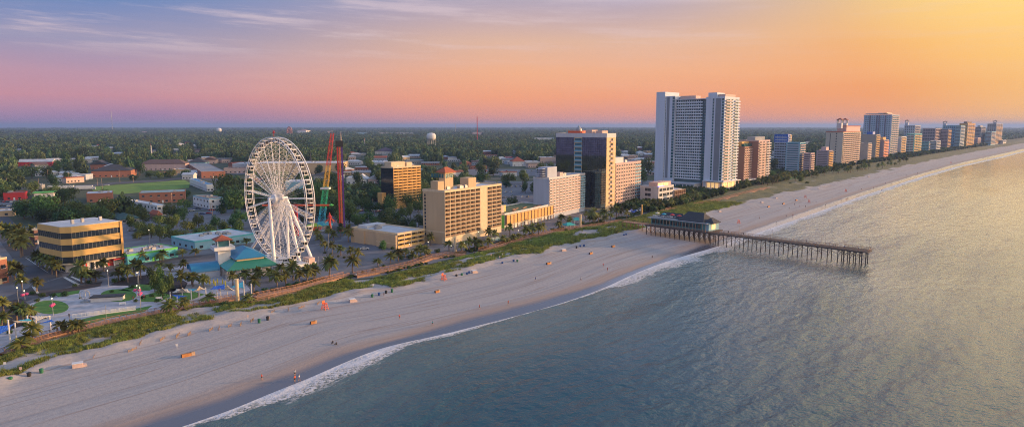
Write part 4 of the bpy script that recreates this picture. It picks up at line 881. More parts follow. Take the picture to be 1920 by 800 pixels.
# ---------------------------------------------------------------- amusement rides
def lattice(b,base,top,w0,w1,n,r,mi=lambda f:0,r2=None):
    base,top=Vector(base),Vector(top)
    def cs(f):
        c=base.lerp(top,f); w=w0+(w1-w0)*f; return [c+Vector((sx*w,sy*w,0)) for sx,sy in((-1,-1),(1,-1),(1,1),(-1,1))]
    for i in range(n):
        A_,B_=cs(i/n),cs((i+1)/n); m=mi((i+.5)/n)
        for k in range(4):
            b.tube(A_[k],B_[k],r,5,mi=m); b.tube(A_[k],B_[(k+1)%4],r*.6,4,mi=m); b.tube(A_[(k+1)%4],B_[k],r*.6,4,mi=m); b.tube(B_[k],B_[(k+1)%4],r*.6,4,mi=m)
C=G(609,432); hh=hgt(C,250)
rt=root('slingshot_tower',(C.x,C.y,0),0,'leaning rainbow lattice tower fading from blue base through yellow to red tip','ride tower')
b=MB(); lattice(b,(-2.5,0,.6),(6.5,0,hh),1.7,.8,18,.10,mi=lambda f:0 if f<.22 else 1 if f<.42 else 2 if f<.66 else 3)
b.build('lattice_mast',[mat('cyan paint',(.02,.35,.6),.5),mat('emerald paint',(.02,.45,.25),.5),mat('amber paint',(.7,.42,.05),.5),redp],rt); b=MB(); b.lathe([(5,0),(5,.6)],16); b.build('base',greyst,rt)
b=MB(); b.box(-1.2,4.0,-2.4,2.4,hh*.43,hh*.43+1.0); b.build('gantry_box',white,rt)
C=G(642,436); hh=hgt(C,262)
rt=root('drop_tower',(C.x,C.y,0),.3,'straight red and purple drop tower right of the rainbow lattice tower','ride tower')
for nm,x,m in (('red_column',-1.2,redp),('purple_column',1.25,mat('purple paint',(.10,.03,.22),.5)),('orange_column',.02,mat('orange red paint',(.6,.13,.05),.5))):
    b=MB(); b.box(x-.42,x+.42,-.5,.5,.8,hh-4); 
    for i in range(20): b.box(x-.6,x+.6,-.62,-.52,1+i*hh/21,1.3+i*hh/21)
    b.build(nm,m,rt)
boxpart(rt,'ride_head',black,-2.2,2.0,-1.2,1.2,hh-4,hh-.5); b=MB(); b.tube((1,0,hh-.5),(1,0,hh+4.5),.3,6,r2=.12); b.build('flag_mast',pinkw,rt); boxpart(rt,'base',plasticg,-2.6,2.6,-2,2,0,.8)
C=G(556,442); hh=hgt(C,384)
rt=root('pendulum_ride',(C.x,C.y,0),.1,'red pendulum ride with long arm and lime tip seen behind the wheel','ride')
b=MB(); lattice(b,(0,0,0),(0,0,hh),1.0,.8,10,.22); b.build('mast',redp,rt); b=MB(); b.tube((-18,0,hh),(19,0,hh-.4),.55,8); b.build('arm',orange,rt); b=MB(); b.lathe([(.3,-.8),(1.5,0),(.3,.8)],12,(20,0,hh-.4)); b.build('arm_tip',green_,rt)
C=G(619,432)
rt=root('swing_ride',(C.x,C.y,0),.2,'small red spinning ride at the foot of the lattice tower','ride')
b=MB(); b.lathe([(1.2,0),(.7,2),(.7,8),(1.6,8.3),(.6,9.2),(.2,11)],12); b.build('mast',redp,rt); b=MB()
for i in range(8): b.tube((.5,0,8),(3.6*math.cos(i*pi/4),3.6*math.sin(i*pi/4),5),.12,5)
b.build('arms',orange,rt)
C=G(606,430); rt=root('fair_kiosk',(C.x,C.y,0),.2,'yellow and turquoise fairground tent roof under the lattice tower','kiosk')
boxpart(rt,'wall',pinkw,-5,5,-3,3,0,2.6); b=MB(); b.hip(-5,5,-3,3,2.9,4.8); b.build('roof',[teal],rt); 
C=G(590,431); rt=root('fair_kiosk',(C.x,C.y,0),.2,'lime roofed fairground kiosk next to the turquoise tent','kiosk')
boxpart(rt,'wall',orange,-4,4,-3,3,0,2.4); b=MB(); b.hip(-4,4,-3,3,2.7,4.2); b.build('roof',[mat('lime roof',(.35,.5,.05))],rt)
C=G(543,256); b=root('observation_wheel',(C.x,C.y,0),WA,'tiny rust coloured disc wheel on the forest horizon above the big wheel','ride')
q=MB(); Rb=(hgt(C,238))/2
q.path([(Rb*math.cos(2*pi*i/24),0,Rb+Rb*math.sin(2*pi*i/24)) for i in range(24)],3,5,closed=True); q.path([(Rb*.5*math.cos(2*pi*i/24),0,Rb+Rb*.5*math.sin(2*pi*i/24)) for i in range(24)],3,5,closed=True)
for i in range(16): q.tube((0,0,Rb),(Rb*math.cos(2*pi*i/16),0,Rb+Rb*math.sin(2*pi*i/16)),1.6,4)
q.build('rim',mat('rust paint',(.5,.22,.15)),b)
# water towers, masts
def watertower(px,pyb,pyt,label,wpx,legs=6):
    C=G(px,pyb); H=hgt(C,pyt); r=wpx/2*C.y/F
    rt=root('water_tower',(C.x,C.y,0),0,label,'water tower')
    t=r*1.5; b=MB(); b.lathe([(r*.2,H-t*1.15),(r*.9,H-t*.95),(r,H-t*.7),(r,H-t*.35),(r*.8,H-t*.12),(r*.35,H-.02*t),(.2,H)],20); b.build('tank',white,rt,smooth=True)
    l=MB()
    for i in range(legs):
        c,s=math.cos(2*pi*i/legs),math.sin(2*pi*i/legs); l.tube((r*1.05*c,r*1.05*s,0),(r*.85*c,r*.85*s,H-t*.8),r*.06,6)
        c2,s2=math.cos(2*pi*(i+1)/legs),math.sin(2*pi*(i+1)/legs); l.tube((r*c,r*s,H*.35),(r*c2,r*s2,H*.35),r*.03,4)
    l.tube((0,0,0),(0,0,H-t),r*.12,8); l.build('legs',steel,rt)
watertower(809,284,249,'white water tower on six tall legs above the forest',17)
watertower(411,252,240,'distant white bulb water tower left of the wheel top',9,4)
def mast(px,pyb,pyt,label,r=.6,col=None):
    C=G(px,pyb); H=hgt(C,pyt); rt=root('radio_mast',(C.x,C.y,0),0,label,'mast'); b=MB(); lattice(b,(0,0,0),(0,0,H),r,r*.6,14,r*.35); b.build('mast_lattice',col or steel,rt)
    b=MB(); b.tube((0,0,H),(0,0,H+3),r*.3,5); b.build('mast_tip',redp,rt)
mast(895,272,219,'tall lattice mast in the forest right of the water tower',1.2,redp); mast(854,252,233,'distant thin mast between water tower and tall lattice mast',1.6)
mast(285,303,273,'pale slim mast in the forest behind the apartments',.6,white); mast(211,246,209,'faint mast on the left horizon',2); mast(684,285,262,'rusty lattice mast above the purple roof',1.0); mast(974,262,252,'short mast on the right part of the forest horizon',1.2)
# steeples
for px,pyb,pyt,lab,w,m in ((53,305,289,'slim white steeple of the brick church in the forest',2.8,white),(583,318,284,'white bell tower with dark pointed spire right of the wheel top',2.4,roofd)):
    C=G(px,pyb); H=hgt(C,pyt); rt=root('steeple',(C.x,C.y,0),0,lab,'steeple'); boxpart(rt,'belfry',white,-w,w,-w,w,0,H*.45)
    b=MB(); b.lathe([(w*1.1,H*.451),(w*.5,H*.6),(.15,H)],8); b.build('spire',m,rt)
# ---------------------------------------------------------------- pier
O=G(1217,441,-.2); E1=G(1625,500,-1); pa=math.atan2(E1.y-O.y,E1.x-O.x); Lp=(E1-O).length-2
pr=root('pier',(O.x,O.y,0),pa,'long timber fishing pier on braced piles running out into the sea','pier')
DK=5.6; 
def prx(px): return run(Vector((O.x,O.y,0)),pa,px)
xb=prx(1329)
PW=6.0; BW=15.0
b=MB(); b.box(-3,xb,0,BW,DK-.6,DK); b.box(xb+.01,Lp,0,PW,DK-.6,DK); b.box(Lp-11,Lp+.5,PW+.01,PW+3,DK-.35,DK-.01); b.box(Lp+.01,Lp+2,0,PW,DK-.36,DK-.02)
for i in range(int((Lp+3)/5)): b.box(-2+i*5,-1.7+i*5,-.2,(BW if -2+i*5<xb else PW)+.2,DK-.75,DK-.61)
b.build('deck',wooddark,pr)
x=-2.0; pm=MB(); pm.tube((0,0,-4),(0,0,DK-.75),.21,7,r2=.19); me_p=pm.mesh('pile',wooddark); brc=MB(); npile=0
piles=[]
while x<Lp:
    w=BW if x<xb else PW
    ys=[.3,w*.33,w*.66,w-.3] if w>10 else [.3,PW-.3]
    if x>Lp-11: ys=[.3,PW-.3,PW+2.6]
    for y in ys: piles.append((x,y))
    for k in range(len(ys)-1):
        brc.tube((x,ys[k],DK-.9),(x,ys[k+1],1.2),.08,4); brc.tube((x,ys[k+1],DK-.9),(x,ys[k],1.2),.08,4)
    st_=3.1 if x<xb else (4.6 if x<Lp-14 else 2.6)
    if x+st_<Lp:
        for y in (ys[0],ys[-1]):
            brc.tube((x,y,DK-.8),(x+st_,y,DK-2.4 if x>xb else 1.5),.07,4)
            if x<xb or int(x)%2: brc.tube((x+st_,y,DK-.8),(x,y,DK-2.4 if x>xb else 1.5),.07,4)
    x+=st_
piles.sort(key=lambda q:q[1])
for q in piles[:100]: ob('pile',me_p,pr,(q[0],q[1],0))
if len(piles)>100:
    big=MB(); [big.add(pm,Matrix.Translation((q[0],q[1],0))) for q in piles[100:]]; tag(big.build('pile',wooddark,pr),kind='stuff')
brc.build('cross_bracing',wooddark,pr)
for (y,x0,x1) in ((0.0,-3,Lp+2),(PW,xb,Lp-11),(PW+2.95,Lp-11,Lp+.5)):
    b=MB(); n=int((x1-x0)/1.9)
    for i in range(n+1): xx=x0+i*(x1-x0)/n; b.box(xx-.05,xx+.05,y-.05,y+.05,DK+.001,DK+1.05)
    for z in (.35,.7,1.05): b.box(x0,x1,y-.075,y-.052,DK+z-.06,DK+z+.04)
    b.box(x0,x1,y-.14,y+.1,DK+1.051,DK+1.12); b.build('railing',wood,pr)
b=MB(); [b.box(Lp+1.95,Lp+2.05,i*1.2,i*1.2+.1,DK,DK+1.05) for i in range(6)]; b.box(Lp+1.9,Lp+2.1,-.1,PW,DK+1.06,DK+1.14); b.build('railing',wood,pr)
# restaurant on the pier
rs=root('pier_restaurant',Matrix.Translation((O.x,O.y,0))@Matrix.Rotation(pa,4,'Z')@Vector((0,0,DK)),pa,'blue-green restaurant with black gabled roof and roof terrace standing on the pier','restaurant')
xa=prx(1256); rs.scale=(1,1,1.3); 
boxpart(rs,'wall',mat('sea green planks',(.08,.24,.26),.8,.2,1),-1,xb-4,3,BW-1,.01,3.2)
boxpart(rs,'end_wall',skyblue,xb-3.99,xb-2,3,BW-1,.01,3.4)
b=MB(); b.box(-2,xb-2,.6,2.99+.0,3.25,3.45); b.box(-2,xa,2.995,BW-.5,3.21,3.5); b.build('terrace_roof',greyst,rs)
b=MB(); n=18
for i in range(n+1): xx=-1.5+i*(xb-1)/n; b.box(xx-.07,xx+.07,.7,.84,.0,3.24)
b.build('veranda_post',woodlight,rs)
w_=MB(); [w_.box(0+i*2.4,1.9+i*2.4,2.9,2.97,.9,2.5) for i in range(int((xb-5)/2.4))]; w_.build('window',glass,rs)
r_=MB(); r_.hip(xa+4,xb-6,3.5,BW-1,3.7,7.0,inset=3,ov=.9); r_.build('roof',roofd,rs)
r_=MB(); r_.hip(xb-6,xb-.6,5,BW-3,3.5,5.4,ov=.6); r_.build('porch_roof',roofd,rs)
r_=MB(); r_.hip(.5,xa+3.4,8,BW-.8,3.52,5.4,inset=2.5,ov=.3); r_.build('rear_roof',roofd,rs)
boxpart(rs,'lit_end_window',warmwin,xb-1.99,xb-1.9,6,BW-5,.6,2.7)
b=MB()
for i in range(26):
    x_=R.uniform(-1,xa-1); y_=R.uniform(3.8,7); b.lathe([(.06,3.51),(.06,4.2),(.55,4.21),(.55,4.26)],7,(x_,y_,0))
b.build('terrace_tables',white,rs)
b=MB(); [b.box(-1.5+i*1.5,-1.42+i*1.5,3.0,3.08,3.51,4.5) for i in range(int((xa+1)/1.5))]; b.box(-1.5,xa,2.98,3.1,4.5,4.56); b.build('terrace_railing',steel,rs)
for i in range(4):
    x_=1+i*5; b=MB(); b.tube((0,0,0),(0,0,2.3),.05,6); b.lathe([(1.5,1.9),(.8,2.3),(.1,2.6)],8); o=b.build('parasol',R.choice([canv,redp,canvt]),None,Matrix.Translation((O.x,O.y,0))@Matrix.Rotation(pa,4,'Z')@Vector((x_,R.uniform(4.5,6.5),DK+3.51*1.3)))
    tag(o,None,'parasol','parasols on the pier restaurant terrace'); pend(o,'small open parasol','on the pier restaurant roof terrace')
ap=root('pier_footbridge',(O.x,O.y,0),pa,'timber footbridge on piles linking the boardwalk to the pier restaurant','footbridge')
b=MB(); b.box(-24,-3.01,6,11,DK-1.2,DK-.9); b.build('deck',wood,ap); b=MB()
for i in range(8):
    for y in (6.3,10.7): b.tube((-23+i*2.8,y,-.3),(-23+i*2.8,y,DK-1.2),.16,6)
b.build('piles',wood,ap)
b=MB(); [b.box(-24+i*1.5,-23.92+i*1.5,y,y+.08,DK-.9,DK+.1) for i in range(14) for y in (6,10.9)]; [b.box(-24,-3.01,y-.02,y+.1,DK+.1,DK+.17) for y in (6,10.9)]; b.build('railing',wood,ap)
for i,xx in enumerate((prx(1376),prx(1438),prx(1530),prx(1538),prx(1620))):
    M4=Matrix.Translation((O.x,O.y,0))@Matrix.Rotation(pa,4,'Z'); l=root('lamp_post',M4@Vector((xx,PW-.4,DK)),pa,None,'lamp post','lamp posts along the pier'); b=MB(); b.tube((0,0,0),(0,0,4.6 if i!=4 else 5.6),.08,6); b.tube((0,0,4.4),(-.9,0,4.7),.05,5); b.build('pole',steel,l); boxpart(l,'lamp_head',steel,-1.3,-.8,-.15,.15,4.62,4.8); pend(l,'thin grey lamp post','on the pier deck')
# ---------------------------------------------------------------- boardwalk
def boardwalk(label,px,w=3.4,z=.9,name='boardwalk',m=wood):
    pts=[G(*p) for p in px]
    # resample
    q=[pts[0]]
    for a_,b_ in zip(pts,pts[1:]):
        n=max(1,int((b_-a_).length/2)); q+= [a_.lerp(b_,(i+1)/n) for i in range(n)]
    rt=root(name,(q[0].x,q[0].y,0),0,label,'boardwalk'); o0=q[0]
    L_=[];Rr=[]
    for i,p in enumerate(q):
        d=(q[min(i+1,len(q)-1)]-q[max(i-1,0)]).normalized(); n_=Vector((-d.y,d.x,0))*w/2; L_.append(p-o0+n_); Rr.append(p-o0-n_)
    b=MB()
    for i in range(len(q)-1):
        for zz,flip in ((z,0),): b.quad([(*Rr[i][:2],zz),(*Rr[i+1][:2],zz),(*L_[i+1][:2],zz),(*L_[i][:2],zz)])
        b.quad([(*Rr[i][:2],z-.9),(*Rr[i+1][:2],z-.9),(*Rr[i+1][:2],z),(*Rr[i][:2],z)]); b.quad([(*L_[i+1][:2],z-.9),(*L_[i][:2],z-.9),(*L_[i][:2],z),(*L_[i+1][:2],z)])
    b.build('deck',m,rt)
    for E_ in (L_,Rr):
        b=MB()
        for i,p in enumerate(E_):
            b.box(p.x-.06,p.x+.06,p.y-.06,p.y+.06,z,z+1.05)
            if i<len(E_)-1:
                for h_ in (.35,.7): b.tube((p.x,p.y,z+h_),(E_[i+1].x,E_[i+1].y,z+h_),.045,4)
                b.tube((p.x,p.y,z+1.08),(E_[i+1].x,E_[i+1].y,z+1.08),.09,4)
        b.build('railing',m,rt)
    return q
boardwalk('timber boardwalk along the plaza and shade sails at lower left',[(10,668),(70,640),(130,624),(200,609),(320,585),(400,570),(438,563)],m=wood)
boardwalk('timber boardwalk ramp rising past the palms below the wheel',[(478,561),(520,552),(560,544),(600,532),(650,519)],m=mat('warm timber',(.40,.22,.14),.9,.3,.9))
boardwalk('lower switchback ramp beside the main boardwalk below the wheel',[(470,571),(500,566),(530,558),(560,552)],w=2.6,m=MATS['warm timber'])
boardwalk('curved timber boardwalk in front of the low cream motel',[(666,520),(700,514),(735,507),(770,499),(790,492),(806,486),(840,481),(872,479)])
boardwalk('timber boardwalk in front of the tall cream hotel',[(902,473),(932,465),(956,457),(980,451),(1004,446)])
boardwalk('timber boardwalk from the roof garden building to the pier',[(1004,446),(1030,439),(1060,433),(1090,429),(1130,424),(1165,417),(1182,419)],w=3)
boardwalk('sunlit boardwalk ramp in the dunes right of the pier',[(1232,399),(1264,393)],w=4,m=MATS['warm timber'])
boardwalk('long dune boardwalk leading on to the tallest tower',[(1305,386),(1330,381),(1352,376),(1380,368),(1420,358),(1440,354)],w=4,m=MATS['warm timber'])
# ---------------------------------------------------------------- shade sails, poles
def pole(px,py,pyt,m=offwhite,r=.22,name='shade_post',grp='posts holding the shade sails',phrase='white shade sail post',where='by the boardwalk',cat='post'):
    C=G(px,py); H=max(hgt(C,pyt),1); b=MB(); b.tube((0,0,0),(0,0,H),r,10); b.tube((0,0,0),(0,0,.25),r*1.7,10); b.tube((0,0,H),(0,0,H+.12),r*1.25,10); o=b.build(name,m,None,(C.x,C.y,0)); tag(o,None,cat,grp); pend(o,phrase,where); return H
for p in ((21,660,600),(31,640,605),(54,624,592),(70,632,598),(95,619,592),(107,625,603)): pole(*p,where='at lower left by the boardwalk')
for p in ((320,564,548),(342,556,546),(360,574,544),(333,572,556),(374,564,541),(387,569,539),(407,561,544),(414,560,541),(427,561,546)): pole(*p,r=.18,where='between the plaza and the restaurant')
for p in ((458,559,526),(472,560,532)): pole(*p,r=.2,where='right of the tall cream column')
for p,w_ in (((446,569,523,creamtrim,.6),'beside the blue roofed restaurant'),((1088,425,402,creamtrim,.7),'in front of the dark glass tower'),((1203,404,384,ochre,.6),'before the white terrace restaurant'),((854,474,446,creamtrim,.6),'in front of the tall cream hotel')): pole(*p,name='marker_column',grp=None,phrase='thick cream marker column',where=w_,cat='column')
def sail(corners,apex,m,label):
    c3=[G(px,py,z) for px,py,z in corners]; cen=sum(c3,Vector())/len(c3); n=len(c3); mb=MB(); K=6
    ap=None if apex is None else G(*apex)
    def pt(i,f,g):
        a_,b_=c3[i],c3[(i+1)%n]; e=a_.lerp(b_,f); e=e.lerp(cen,.28*4*f*(1-f)*.6)
        tgt=ap if ap else cen
        q=e.lerp(tgt,g)
        if ap: q.z=e.z+(ap.z-e.z)*g*g
        return q
    for i in range(n):
        for a_ in range(K):
            for g in range(4):
                f0,f1,g0,g1=a_/K,(a_+1)/K,g/4,(g+1)/4
                mb.quad([pt(i,f0,g0)-cen,pt(i,f1,g0)-cen,pt(i,f1,g1)-cen,pt(i,f0,g1)-cen])
    o=mb.build('shade_sail',m,None,cen,smooth=True); s=o.modifiers.new('s','SOLIDIFY'); s.thickness=.06; tag(o,label,'shade sail','shade sails over the boardwalk plaza')
sail([(54,592,6),(95,592,6),(70,601,5.5)],None,canv,'cream shade sail stretched between the tall posts at lower left')
sail([(-20,612,6),(27,607,6),(20,616,5),(-25,640,3.5)],None,canvb,'royal blue shade sail cut by the left frame edge')
sail([(34,600,5),(54,597,5),(65,601,4.5),(38,604,5)],None,canvt,'turquoise shade sail behind the cream one at lower left')
sail([(22,600,6),(66,602,5),(32,605,5)],None,canv,'thin pale shade sail edge-on between lower left posts')
sail([(72,606,4.5),(103,602,4.5),(97,598,5)],None,canvb,'blue shade sail right of the lower left cream sail')
sail([(-25,630,3.5),(14,615,4.5),(-2,626,3)],None,canv,'pale shade sail below the royal blue one at the frame edge')
sail([(322,548,3.2),(358,548,3.2),(352,541,3.2),(330,541,3.2)],(342,539,6),canv,'cream peaked tent sail in front of the oaks')
sail([(322,552,3),(352,554,3),(333,560,2.4)],None,canvb,'blue triangular sail under the cream peaked tent')
sail([(361,547,4),(385,541,4),(376,537,4)],(374,535,6.5),canv,'white peaked sail between the cream tent and the restaurant')
sail([(350,542,4),(370,541,4),(362,545,3.6)],None,canvt,'small turquoise sail left of the white peaked sail')
sail([(394,542,3.5),(424,542,3.5),(422,533,4),(400,536,4)],None,canvb,'broad blue sail over the terrace left of the restaurant')
sail([(416,543,3.5),(443,545,3.2),(430,538,3.5)],(426,534,5.5),canv,'white peaked sail beside the thick cream column')
sail([(432,538,4),(456,527,5),(458,540,4)],None,canvt,'turquoise sail right of the thick cream column')
# lamp posts
def lamp(px,py,pyt,where,globe=True,basket=False):
    C=G(px,py); H=max(3.2,hgt(C,pyt)); l=root('street_lamp',(C.x,C.y,0),R.uniform(0,6),None,'street lamp','street lamps of the beach front'); b=MB(); b.tube((0,0,0),(0,0,H),.09,7,r2=.06); b.tube((0,0,0),(0,0,.7),.17,8)
    if basket: b.tube((-.8,0,H*.62),(.8,0,H*.62),.04,4)
    b.build('pole',steel,l)
    if globe: g=MB(); g.lathe([(.06,0),(.17,.08),(.21,.22),(.16,.34),(.04,.42)],10,(0,0,H)); g.build('lamp_globe',lampm,l)
    else: boxpart(l,'lamp_head',steel,-.2,.9,-.15,.15,H,H+.15)
    if basket: g=MB(); [g.lathe([(.1,-.5),(.55,-.2),(.7,.15),(.4,.5),(.05,.6)],8,(s_,0,H*.62)) for s_ in(-.8,.8)]; g.build('flower_basket',flower,l)
    pend(l,'lamp post with flower baskets' if basket else ('lamp post with glowing globe' if globe else 'bare grey lamp post'),where)
for px,py,pyt in ((100,591,560),(264,568,540),(258,557,536),(47,562,549)): lamp(px,py,pyt,'on the plaza',True,True)
for px,py,pyt in ((204,538,508),(44,554,528),(259,540,512),(265,592,510),(200,604,572),(35,572,540)): lamp(px,py,pyt,'around the plaza lawns',px not in(265,200))
for px,py,pyt in ((768,470,468),(846,474,461),(871,470,456),(892,460,448),(897,446,440),(803,468,454),(972,443,436),(1013,437,430),(788,452,440)): lamp(px,py,pyt,'in the hotel gardens')
for px,py,pyt in ((281,456,432),(288,470,460),(16,436,428),(617,478,440),(597,497,483),(607,500,482)): lamp(px,py,pyt,'along the streets',px in(16,281),False)
# utility poles in the town
for px,py,pyt in ((130,345,322),(121,323,308),(147,324,310),(91,340,318),(14,360,333),(192,356,334),(183,348,334),(225,342,318),(323,390,361),(399,405,375),(395,398,380),(73,346,334),(250,342,330),(699,388,372),(715,330,320),(865,330,318)):
    C=G(px,py); H=hgt(C,pyt); u=root('utility_pole',(C.x,C.y,0),R.uniform(0,3),None,'utility pole','utility poles in the town'); b=MB(); b.tube((0,0,0),(0,0,H),.16,6,r2=.11); b.build('pole',woodlight,u); boxpart(u,'crossarm',woodlight,-1.2,1.2,-.08,.08,H-1.2,H-1.0); pend(u,'wooden utility pole','standing in the town left of the hotels' if px<600 else 'by the inland car parks')
# plaza furniture: stage, white seat wall, sculpture
C=G(170,567); rt=root('stage_shelter',(C.x,C.y,0),math.radians(14),'low dark-roofed white stage shelter in the middle of the plaza','stage')
boxpart(rt,'wall',offwhite,0,10,0,3.5,0,1.6); boxpart(rt,'roof',roofd,-.3,10.3,-.4,3.9,1.61,1.9)
C=G(136,597); a=math.radians(33); L_=run(C,a,255); rt=root('seat_wall',(C.x,C.y,0),a,'long white slatted balustrade curving along the plaza edge','balustrade')
b=MB(); b.box(0,L_,0,.3,0,.45); [b.box(i*1.2,i*1.2+.12,.1,.2,.451,1.35) for i in range(int(L_/1.2))]; [b.box(0,L_,.08,.22,z,z+.12) for z in(.7,1.0,1.36)]; b.build('balustrade_rail',white,rt); boxpart(rt,'upper_step',white,4,L_,1.4,1.8,0,.8)
C=G(160,566); b=MB(); b.lathe([(1.4,0),(1.6,.4),(.5,.6)],12)
for k in range(3): b.path([(1.7*math.cos(t_)*math.cos(k),1.7*math.cos(t_)*math.sin(k),2.6+1.7*math.sin(t_)) for t_ in [2*pi*i/20 for i in range(20)]],.08,5,closed=True)
tag(b.build('ring_sculpture',steel,None,(C.x,C.y,0)),'open metal ring sculpture standing on the plaza before the small stage','sculpture')
C=G(208,533)
for px,py in ((298,562),(230,572)):
    C=G(px,py); b=MB(); b.box(-1,1,-.3,.3,.4,.5); b.box(-1,1,.25,.33,.5,1); b.box(-.9,-.8,-.3,.3,0,.4); b.box(.8,.9,-.3,.3,0,.4); o=b.build('bench',white,None,(C.x,C.y,.13),.5); tag(o,None,'bench','benches on the plaza'); pend(o,'white bench','on the plaza paving')
# umbrellas on restaurant terrace (yellow, closed)
for i,(px,py) in enumerate(((394,538),(401,537),(408,536),(418,537),(404,541),(423,540))):
    C=G(px,py); b=MB(); b.tube((0,0,0),(0,0,1),.05,5); b.lathe([(.12,1),(.32,1.3),(.2,2.6),(.03,3)],8); o=b.build('parasol',mat('yellow canvas',(.62,.48,.04)),None,(C.x,C.y,.1)); tag(o,None,'parasol','closed yellow parasols'); pend(o,'closed yellow parasol','on the terrace left of the restaurant')
# pools
C=G(930,448); b=MB(); b.prism([(8*math.cos(i*.4),4*math.sin(i*.4)) for i in range(15)],0,.1); o=b.build('swimming_pool',mat('pool water',(.02,.5,.55),.1),None,(C.x,C.y,.15),.9); tag(o,'turquoise swimming pool in front of the tall cream hotel','swimming pool')
for px,py,lab in ((1066,430,'in front of the lavender hotel'),(1080,420,'behind the cream marker column')):
    C=G(px,py); rt=root('pool_slide_tower',(C.x,C.y,0),.6,'turquoise water play structure '+lab,'play structure'); b=MB(); b.hip(-3,3,-2,2,3,4.4); b.build('canopy_roof',rooft,rt); b=MB(); [b.tube((x_,y_,0),(x_,y_,2.9),.1,5) for x_ in(-2.8,2.8) for y_ in(-1.8,1.8)]; b.build('post',white,rt)
# deck chairs / parasols of the hotel gardens
for i in range(26):
    px=R.uniform(1170,1250); py=407-(px-1170)*.24+R.uniform(-7,0); C=G(px,py); b=MB(); b.tube((0,0,0),(0,0,2.1),.04,5); b.lathe([(1.3,1.8),(.7,2.15),(.05,2.35)],8); o=b.build('parasol',R.choice([white,canvb,white]),None,(C.x,C.y,.05)); tag(o,None,'parasol','parasols in front of the terrace restaurant'); pend(o,'small garden parasol','before the pink hotel and terrace restaurant')
# ---------------------------------------------------------------- vegetation
def leafquad(b,c,nrm,s,rr):
    nrm=nrm.normalized(); u=nrm.cross(Vector((rr.uniform(-1,1),rr.uniform(-1,1),rr.uniform(-1,1)))).normalized(); w=nrm.cross(u)
    a=rr.uniform(.6,1); n=len(b.v); b.v+=[tuple(c+u*s),tuple(c+w*s*a),tuple(c-u*s*.9),tuple(c-w*s*a*.8)]; b.f.append((n,n+1,n+2,n+3)); b.m.append(0)
def crownmesh(seed,nq,size,wid=1.0,hgt_=1.0,lobes=9):
    rr=random.Random(seed); b=MB(); L_=[]
    for i in range(lobes):
        t=rr.uniform(0,6.28); d=rr.uniform(.1,.62)*wid; L_.append((Vector((d*math.cos(t),d*math.sin(t),rr.uniform(.35,.78)*hgt_)),rr.uniform(.26,.42)))
    L_.append((Vector((0,0,.7*hgt_)),.42))
    for i in range(nq):
        c,r=L_[rr.randrange(len(L_))]; d=Vector((rr.gauss(0,1),rr.gauss(0,1),rr.gauss(0,1)+.25)).normalized()
        f=rr.uniform(.55,1.08); p=c+d*r*f; p.z=max(.18,p.z)
        leafquad(b,p,d+Vector((rr.uniform(-.7,.7),rr.uniform(-.7,.7),rr.uniform(-.3,.9))),size*rr.uniform(.6,1.3),rr)
    return b
def treeproto(name,seed,nq=1100,size=.062,wid=1.0,hh=1.0,lobes=9):
    rr=random.Random(seed); rt=ob(name,None); b=MB()
    b.tube((0,0,0),(0.02,0,.32),.045,7,r2=.03)
    for i in range(5): t=i*1.3+rr.random(); b.tube((0.02,0,.28),(.38*math.cos(t),.38*math.sin(t),.55+.1*rr.random()),.022,5,r2=.008)
    b.build('trunk',trunkm,rt); crownmesh(seed,nq,size,wid,hh,lobes).build('crown',leafA,rt); return rt
def palmproto(name,seed):
    rr=random.Random(seed); rt=ob(name,None); b=MB(); lean=rr.uniform(-.05,.05); pr_=None
    for i in range(6):
        p=(lean*(i/6)**2,0,.80*i/6); 
        if pr_: b.tube(pr_,p,.034-.002*i,7,r2=.032-.002*i)
        pr_=p
    b.tube(pr_,(lean,0,.80),.030,7,r2=.04); b.build('trunk',palmtrunk,rt)
    c=MB()
    for i in range(34):
        t=rr.uniform(0,6.28); el=rr.uniform(-.7,1.35); ln=rr.uniform(.32,.44)
        d=Vector((math.cos(t)*math.cos(el),math.sin(t)*math.cos(el),math.sin(el))); s_=Vector((-math.sin(t),math.cos(t),0)); p=Vector((lean,0,.80)); w=.012; k=5; pts=[]
        for j in range(k+1):
            f=j/k; q=Vector((lean,0,.80))+d*ln*f+Vector((0,0,-.20*f*f*math.cos(el)*1.2)); ww=(.02+.105*math.sin(pi*min(f*1.05,.97))) *.62
            dr=Vector((0,0,-ww*.55)); pts.append((q-s_*ww+dr,q,q+s_*ww+dr))
        for j in range(k):
            a_,b_=pts[j],pts[j+1]
            c.quad([a_[0],a_[1],b_[1],b_[0]]); c.quad([a_[1],a_[2],b_[2],b_[1]])
    c.build('crown',leafP,rt); return rt
palms_p=[palmproto('cabbage_palm',s) for s in (1,2,3,4)]
oaks_p=[treeproto('oak_tree',11),treeproto('oak_tree',12,1100,.062,1.1,.85),treeproto('oak_tree',13,900,.065,.8,1.15,7)]
used=set()
def plant(protos,C,H,group,cat,phrase,where,wide=1.0,sq=1.0):
    p=R.choice(protos); rz=R.uniform(0,6.28)
    if p.name not in used: used.add(p.name); o=p; o.location=C; o.rotation_euler=(0,0,rz)
    else: o=copy_tree(p,C,rz)
    o.scale=(H*wide,H*wide,H*sq); tag(o,None,cat,group); pend(o,phrase,where); return o
PZ=[]
for x,y in ((-30,0),):pass
